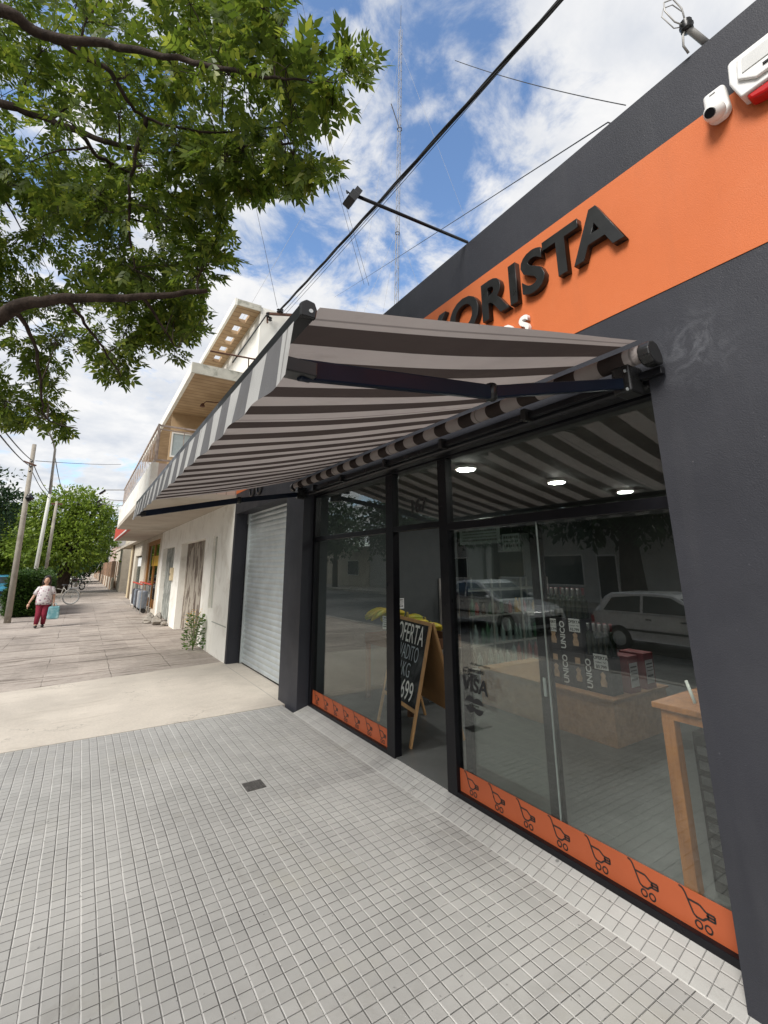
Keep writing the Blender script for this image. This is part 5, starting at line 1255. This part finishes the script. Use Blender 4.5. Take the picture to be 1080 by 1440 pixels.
g = MB(); g.tube([bv[0]+Vector((.075,0,-.02)), bv[14]+Vector((0,0,-.1)), bv[15], bv[16]+Vector((0,0,.02))], [.125, .105, .078, .058], 14); g.tube([bv[0]+Vector((-.075,0,-.02)), bv[18]+Vector((0,0,-.1)), bv[19], bv[20]+Vector((0,0,.02))], [.125, .105, .078, .058], 14)
g.build('trousers', trm, pe, smooth=True)
for a, b in ((16, 17), (20, 21)):
    c = bv[a].lerp(bv[b], .6); MB().blob((c.x, c.y, .042), (.045,.12,.04), 3, .02, 2).build('shoe', M['blackp'], pe, smooth=True)
for s_, wi, dr_ in ((1, 9, Vector((0,-.15,-1))), (-1, 13, Vector((-.15,-.2,-1)))):
    w0 = bv[wi]; d_ = dr_.normalized(); g = MB(); sd2 = Vector((0,1,0))
    g.tube([w0, w0+d_*.04, w0+d_*.085], [.024,.036,.034], 8)
    for k, L in enumerate((.062,.072,.068,.052)):
        q = w0+d_*.085+sd2*(k-1.5)*.017; g.tube([q, q+d_*L*.5, q+d_*L*.85+Vector((-s_*.02,0,0))], [.009,.0085,.007], 6)
    q = w0+d_*.03+sd2*-.033; g.tube([q, q+d_*.03+sd2*-.02, q+d_*.06+sd2*-.025], [.011,.010,.008], 6)
    g.build('hand', skm, body, smooth=True)
bag = thing('shopping_bag', 'pale blue shopping bag hanging from the hand of the walking woman', 'bag', (PX+.33, PY-.1, .36))
T = NT('blue_bag'); T.bsdf(T.mix(T.rng(T.noise(7, 4), .4, .6), (.12,.30,.34), (.30,.48,.50)), .6); bc_ = bv[9]+Vector((.03, -.02, -.10))
MB().prism([(-.14,-.36),(.14,-.36),(.16,-.30),(.145,0),(-.145,0),(-.16,-.30)], lambda u, v, t: (bc_.x+u*.95, bc_.y+t, bc_.z+v), -.07, .07).build('bag_body', T.m, bag, bevel=.03)
g = MB()
for y in (-.05, .05): g.tube([(bc_.x-.08, bc_.y+y, bc_.z-.03), (bc_.x-.04, bc_.y+y*.4, bc_.z+.07), (bc_.x+.0, bc_.y, bc_.z+.085), (bc_.x+.04, bc_.y+y*.4, bc_.z+.07), (bc_.x+.08, bc_.y+y, bc_.z-.03)], .007, 6)
g.build('handle', T.m, bag, smooth=True)

# ------------------------------------------------------------------ bicycle, motorcycle
def wheel(g_, tyre, rim, c, r_, par, m_sp):
    c = Vector(c); w = MB().tube([c+Vector((r_*math.cos(a*PI/16), 0, r_*math.sin(a*PI/16))) for a in range(32)], .019, 8, closed=True).build('tyre', tyre, par, smooth=True)
    MB().tube([c+Vector(((r_-.028)*math.cos(a*PI/16), 0, (r_-.028)*math.sin(a*PI/16))) for a in range(32)], .009, 6, closed=True).build('rim', rim, w, smooth=True)
    g = MB()
    for k in range(18): a = k*2*PI/18; g.tube([c, c+Vector(((r_-.03)*math.cos(a), .01*(-1)**k, (r_-.03)*math.sin(a)))], .0022, 3)
    g.build('spokes', m_sp, w)
bi = thing('bicycle', 'pale city bicycle standing across the pavement against the hedge behind the woman', 'bicycle', (-.75, 27.2, 0))
cr = mat('cream_bicycle_paint', (.55,.52,.46), .35); yb = 27.2
wa = (-.28, yb, .345); wc = (-1.33, yb, .345)
for c in (wa, wc): wheel(None, M['grey'], M['galv'], c, .33, bi, M['galv'])
V = Vector
bb = V((-.74, yb, .30)); stp = V((-.62, yb, .78)); hdt = V((-1.13, yb, .80)); hdb = V((-1.17, yb, .66))
g = MB()
for a, b, r_ in ((V(wa), bb, .011), (V(wa), stp, .010), (bb, stp, .016), (bb, hdb, .018), (stp+V((0,0,-.10)), hdt, .016), (hdt+V((.01,0,.06)), hdb, .018), (hdb, V(wc), .013)): g.tube([a, b], r_, 8)
g.build('frame', cr, bi, smooth=True)
MB().blob(stp+V((.02,0,.12)), (.13,.07,.035), 2, .02).build('saddle', M['blackp'], bi, smooth=True)
g = MB(); g.tube([stp, stp+V((.015,0,.1))], .012, 6); g.build('seat_post', M['galv'], bi)
g = MB(); g.tube([hdt+V((.16,-.28,.17)), hdt+V((.05,-.26,.20)), hdt+V((0,0,.17)), hdt+V((.05,.26,.20)), hdt+V((.16,.28,.17))], .011, 6); g.build('handlebar', M['galv'], bi, smooth=True)
g = MB()
for c in (wa, wc): g.tube([V(c)+V((.37*math.cos(a), 0, .37*math.sin(a))) for a in (.2,.6,1.0,1.4,1.8,2.2,2.6)], .016, 6)
g.build('mudguard', cr, bi, smooth=True)
g = MB(); g.tube([bb+V((.085*math.cos(a*PI/6), -.03, .085*math.sin(a*PI/6))) for a in range(12)], .008, 5, closed=True); g.bar(bb+V((0,-.05,0)), bb+V((.10,-.05,-.13)), .02, .015); g.build('crank', M['galv'], bi)
g = MB(); g.box(-.44, -.12, yb-.06, yb+.06, .74, .755); g.tube([V(wa), V((-.20, yb, .74))], .006, 5); g.build('carrier', M['galv'], bi)
mo = thing('motorcycle', 'dark motorcycle parked across the far pavement beyond the bicycle', 'motorcycle', (-.16, 44.0, 0))
ym = 44.0
for c in ((.32, ym, .30), (-.95, ym, .30)):
    w = MB().tube([V(c)+V((.27*math.cos(a*PI/12), 0, .27*math.sin(a*PI/12))) for a in range(24)], .05, 8, closed=True).build('wheel', M['blackp'], mo, smooth=True)
    g = MB()
    for k in range(6): g.tube([c, V(c)+V((.25*math.cos(k*PI/3), 0, .25*math.sin(k*PI/3)))], .014, 4)
    g.build('rim', M['galv'], w)
MB().blob((-.42, ym, .78), (.26,.13,.13), 3, .05).build('tank', mat('motorcycle_paint', (.05,.02,.02), .2), mo, smooth=True)
MB().blob((.02, ym, .78), (.34,.12,.07), 4, .03).build('seat', M['blackp'], mo, smooth=True)
MB().blob((-.35, ym, .42), (.22,.14,.18), 5, .12).build('engine', M['tin'], mo)
g = MB(); g.tube([(-.95, ym, .30), (-.72, ym, .92), (-.66, ym, 1.0)], .03, 6); g.tube([(-.62, ym-.3, 1.04), (-.68, ym, 1.0), (-.62, ym+.3, 1.04)], .016, 6); g.tube([(.32, ym, .30), (-.15, ym, .45)], .025, 6); g.build('fork', M['tin'], mo)
MB().blob((-.80, ym, .88), (.09,.09,.09), 6, .0).build('headlight', M['white'], mo, smooth=True)
g = MB(); g.tube([(-.30, ym-.16, .25), (.45, ym-.16, .32)], .035, 8); g.build('exhaust', M['galv'], mo); mo.rotation_euler = (0, 0, R(48))

# ------------------------------------------------------------------ cars
def car(loc, rz_, colr, lab, hatch=True, van=False, metal=.6, group=None):
    """built along local Y (front towards +Y), then turned"""
    t = thing('parked_car', lab, 'car', (0,0,0), group)
    pm = mat('car_paint_'+lab.split()[0]+str(len(bpy.data.materials)), colr, .28, metal, var=.03, coat=.6)
    L = 3.95; Wd = .80
    side = [(-1.95,.28),(-1.98,.45),(-1.93,.80),(-1.88,.92),(-.2,.93),(.62,.92),(.95,.88),(1.70,.76),(1.92,.62),(1.97,.42),(1.95,.26)]
    if van: side = [(-2.1,.30),(-2.12,.6),(-2.1,.95),(-.2,.98),(1.0,1.0),(1.35,.96),(1.85,.86),(2.05,.70),(2.08,.45),(2.05,.28)]
    fwx, rwx = 1.27, -1.25
    low = []
    def arch(c, r_=.335): return [(c+r_*math.cos(a), .29+r_*math.sin(a)) for a in (0, .35, .7, 1.05, PI/2, 2.09, 2.44, 2.79, PI)]
    pr = [(1.93,.2)]+[(x, z) for x, z in arch(fwx)]+[(x, z) for x, z in arch(rwx)]+[(-1.93,.2)]
    poly = side[::1]+pr
    bm = bmesh.new(); cols_ = []
    for xx, ins, up_ in ((-Wd, .10, 0), (-Wd-.0, 0, 0)): pass
    secs = [(-Wd+.02, .05), (-Wd-.03, 0.0), (Wd+.03, 0.0), (Wd-.02, .05)]
    def fn(u, v, t_): return (t_, u, v)
    g = MB(); n = len(poly); vs = []
    for xx, ins in secs:
        for (u, v) in poly:
            s_ = (1-ins/2.0); vs.append((xx, u*s_, v if v < .5 else v-ins*.35))
    fs = []
    for i in range(len(secs)-1):
        for k in range(n): fs.append((i*n+k, i*n+(k+1) % n, (i+1)*n+(k+1) % n, (i+1)*n+k))
    fs += [tuple(range(n))[::-1], tuple((len(secs)-1)*n+k for k in range(n))]
    g.add(vs, fs); g.build('body', pm, t, bevel=.03, bseg=3)
    # cabin: base wider than the roof
    zr = 1.86 if van else 1.42
    cab = [(-2.05,.96),(-2.0,zr-.05),(-1.9,zr),(.45,zr),(.62,zr-.06),(1.3,.98)] if van else ([(-1.90,.90),(-1.62,zr-.14),(-1.45,zr-.03),(-.35,zr),(.10,zr-.04),(.22,zr-.09),(.98,.88)] if hatch else [(-1.45,.90),(-.85,zr-.06),(-.6,zr-.01),(.0,zr),(.20,zr-.07),(.98,.88)])
    def cf(u, v, w_): k_ = (v-.9)/(zr-.9); return (w_*(Wd-.02-.14*max(0, k_)), u, v)
    g = MB(); n = len(cab); vs = [cf(u, v, -1) for u, v in cab]+[cf(u, v, 1) for u, v in cab]
    g.add(vs, [tuple(range(n))[::-1], tuple(range(n, 2*n))]+[(i, (i+1) % n, n+(i+1) % n, n+i) for i in range(n-1)]); g.build('cabin', pm, t, bevel=.035, bseg=3)
    # glass, a few millimetres proud
    def q4(pts, nm):
        g = MB(); P = [V(p) for p in pts]; nrm_ = (P[1]-P[0]).cross(P[2]-P[0]).normalized()
        g.add([p+nrm_*.006 for p in P]+[p-nrm_*.012 for p in P], [tuple(range(len(P))), tuple(range(len(P), 2*len(P)))[::-1]]+[(i, (i+1) % len(P), len(P)+(i+1) % len(P), len(P)+i) for i in range(len(P))]); g.build(nm, M['dwin'], t)
    wins = [[(-1.3,1.05),(-1.25,zr-.12),(-.2,zr-.12),(-.2,1.05)],[(-.1,1.05),(-.1,zr-.12),(.42,zr-.12),(1.0,1.05)]] if van else ([[(-1.62,.95),(-1.40,zr-.15),(-.66,zr-.08),(-.66,.95)],[(-.58,.95),(-.58,zr-.08),(.06,zr-.10),(.78,.95)]] if hatch else [[(-1.2,.95),(-.80,zr-.12),(-.40,zr-.08),(-.40,.95)],[(-.32,.95),(-.32,zr-.08),(.04,zr-.10),(.74,.95)]])
    for w_ in wins:
        q4([cf(u, v, 1.012) for u, v in w_][::-1], 'side_window'); q4([cf(u, v, -1.012) for u, v in w_], 'side_window')
    a, b = (cab[-2], cab[-1]); a = V(cf(a[0], a[1], 1)); b = V(cf(b[0], b[1], 1)); A = b.lerp(a, .08); B = b.lerp(a, .94)
    q4([(A.x-.06, A.y, A.z), (B.x-.05, B.y, B.z), (-B.x+.05, B.y, B.z), (-A.x+.06, A.y, A.z)][::-1], 'windscreen')
    a, b = cab[0], cab[1]; a = V(cf(a[0], a[1], 1)); b = V(cf(b[0], b[1], 1)); A = a.lerp(b, .15); B = a.lerp(b, .95)
    q4([(A.x-.08, A.y, A.z), (B.x-.07, B.y, B.z), (-B.x+.07, B.y, B.z), (-A.x+.08, A.y, A.z)], 'rear_window')
    for yy in (fwx, rwx):
        for s_ in (-1, 1):
            x = s_*(Wd-.09)
            w = MB().lathe([(.10,-.09),(.25,-.10),(.295,-.08),(.30,0),(.295,.08),(.25,.10),(.10,.09)], (x, yy, .29), 20, axis='X').build('wheel', M['blackp'], t, smooth=True)
            g = MB(); g.lathe([(.17,-.004),(.18,.0),(.03,.012)] if s_ > 0 else [(.17,.004),(.18,0),(.03,-.012)], (x+s_*.098, yy, .29), 12, axis='X'); g.build('hub_cap', M['galv'], w)
    for s_ in (-1, 1):
        MB().obox((s_*.60, 1.90, .60), (1,.0,0), (0,1,.2), (0,-.2,1), .15, .06, .065).build('headlight', M['white'], t, bevel=.015)
        MB().box(min(s_*.82, s_*.68), max(s_*.82, s_*.68), -1.975, -1.90, .62, .80).build('tail_light', M['redlens'], t, bevel=.01)
        MB().blob((s_*(Wd+.10), .70, .98), (.09,.05,.06), 2, 0).build('mirror', pm, t, smooth=True)
        g = MB(); g.box(min(s_*(Wd+.031), s_*(Wd+.038)), max(s_*(Wd+.031), s_*(Wd+.038)), -1.0, 1.0, .50, .55); g.build('side_moulding', M['blackp'], t)
        g = MB()
        for yy in (-.35, .45): g.box(min(s_*(Wd+.03), s_*(Wd+.045)), max(s_*(Wd+.03), s_*(Wd+.045)), yy-.16, yy-.02, .78, .81)
        g.build('door_handle', M['blackp'], t)
    g = MB(); g.box(-.62, .62, 1.93, 2.0, .30, .50); g.build('bumper_grille', M['blackp'], t, bevel=.01)
    t.location = loc; t.rotation_euler = (0, 0, rz_); return t
# the silver hatchback parked beside the photographer (seen mirrored in the shop glass)
hc_ = car((-5.9, 5.26, -.15), PI, (.80,.80,.80), 'pale hatchback parked in the road before the shop, mirrored in its right window', metal=0.05)
hc_.scale = (.88, .88, .88)
car((-5.6, 10.6, -.15), PI, (.55,.56,.57), 'grey saloon parked behind the pale hatchback, mirrored in the sliding door glass', hatch=False, metal=.2)
car((-4.05, 38.5, -.15), PI, (.04,.28,.42), 'blue car at the left edge behind the grey pole', metal=.2)
car((-4.35, 45.5, -.15), PI, (.42,.44,.47), 'silver blue car behind the blue one beyond the pole', hatch=False)
car((-5.8, 56, -.15), PI, (.02,.02,.022), 'black car further up the road left of the pole', hatch=False, metal=.3)
car((-5.6, 68, -.15), PI, (.66,.66,.64), 'white van parked beyond the hedge between the poles', van=True, metal=0)
car((-4.4, 76, -.15), PI, (.60,.60,.60), 'small white car farthest up the road behind the street light', metal=0)

# ------------------------------------------------------------------ other side of the street (seen in the window reflections)
hm = mat('house_white', (.58,.57,.54), .85, var=.08); 
house(-24, -15.2, 6.0, 20.4, 4.0, hm, 'long white house across the road with dark windows, mirrored in the shop glass', [(13.9,16.2,.7,2.2),(12.2,13.2,.1,2.15),(17.5,19.8,1.0,2.5)], (7.2,8.4,2.2), face=1)
house(-24, -15.2, -14, 5.7, 3.6, mat('house_sand', (.45,.38,.29), .85, var=.1), 'sand coloured house across the road behind the photographer', [(-3,-1,.9,2.2),(1,3,.9,2.2)], (-6,-5,2.2), face=1)
house(-24, -15.2, 20.7, 34, 3.8, mat('house_grey', (.40,.40,.39), .85, var=.1), 'grey house across the road next to the long white one', [(22,24,.9,2.2),(27,29,.9,2.2)], (25,26,2.2), face=1)
house(-24, -15.3, 34.3, 52, 3.2, M['creamw'], 'low cream house across the road far along', [(36,38,.9,2.2),(44,46,.9,2.2)], (40,41,2.2), face=1)
house(-24, -15.3, 52.3, 90, 4.4, hm, 'large pale house across the road at the far left', [(56,58,.9,2.2),(64,66,.9,2.2)], (60,61,2.2), face=1)
for i, (x, y, r_, lab) in enumerate(((-13, 10.3, 2.6, 'tree with a thick trunk on the far pavement, mirrored behind the pale hatchback'), (-12.9, 26, 2.8, 'dark tree on the far pavement in front of the grey house'), (-13, 17.5, 2.4, 'dark tree on the far pavement in front of the white house'), (-13, 36, 3.0, 'dark tree on the far pavement in front of the low cream house'), (-13, 3, 2.6, 'dark tree on the far pavement in front of the sand coloured house'))):
    tree('pavement_tree', lab, (x, y), [(x, y, 4.9, r_, .8), (x+.3, y-1.7, 4.3, r_*.7, .8), (x, y+1.8, 4.4, r_*.75, .8), (x, y, 6.2, r_*.6, .9)], 6000, .34, M['leaf4'], 80+i, .42 if i == 0 else .2, 3.0)
gv = struct(MB().box(-2.26, -1.5, .7, 2.0, -.02, .010).build('tree_pit', M['earth']))
for o in list(bpy.data.objects):
    if '_o' in o: del o['_o']
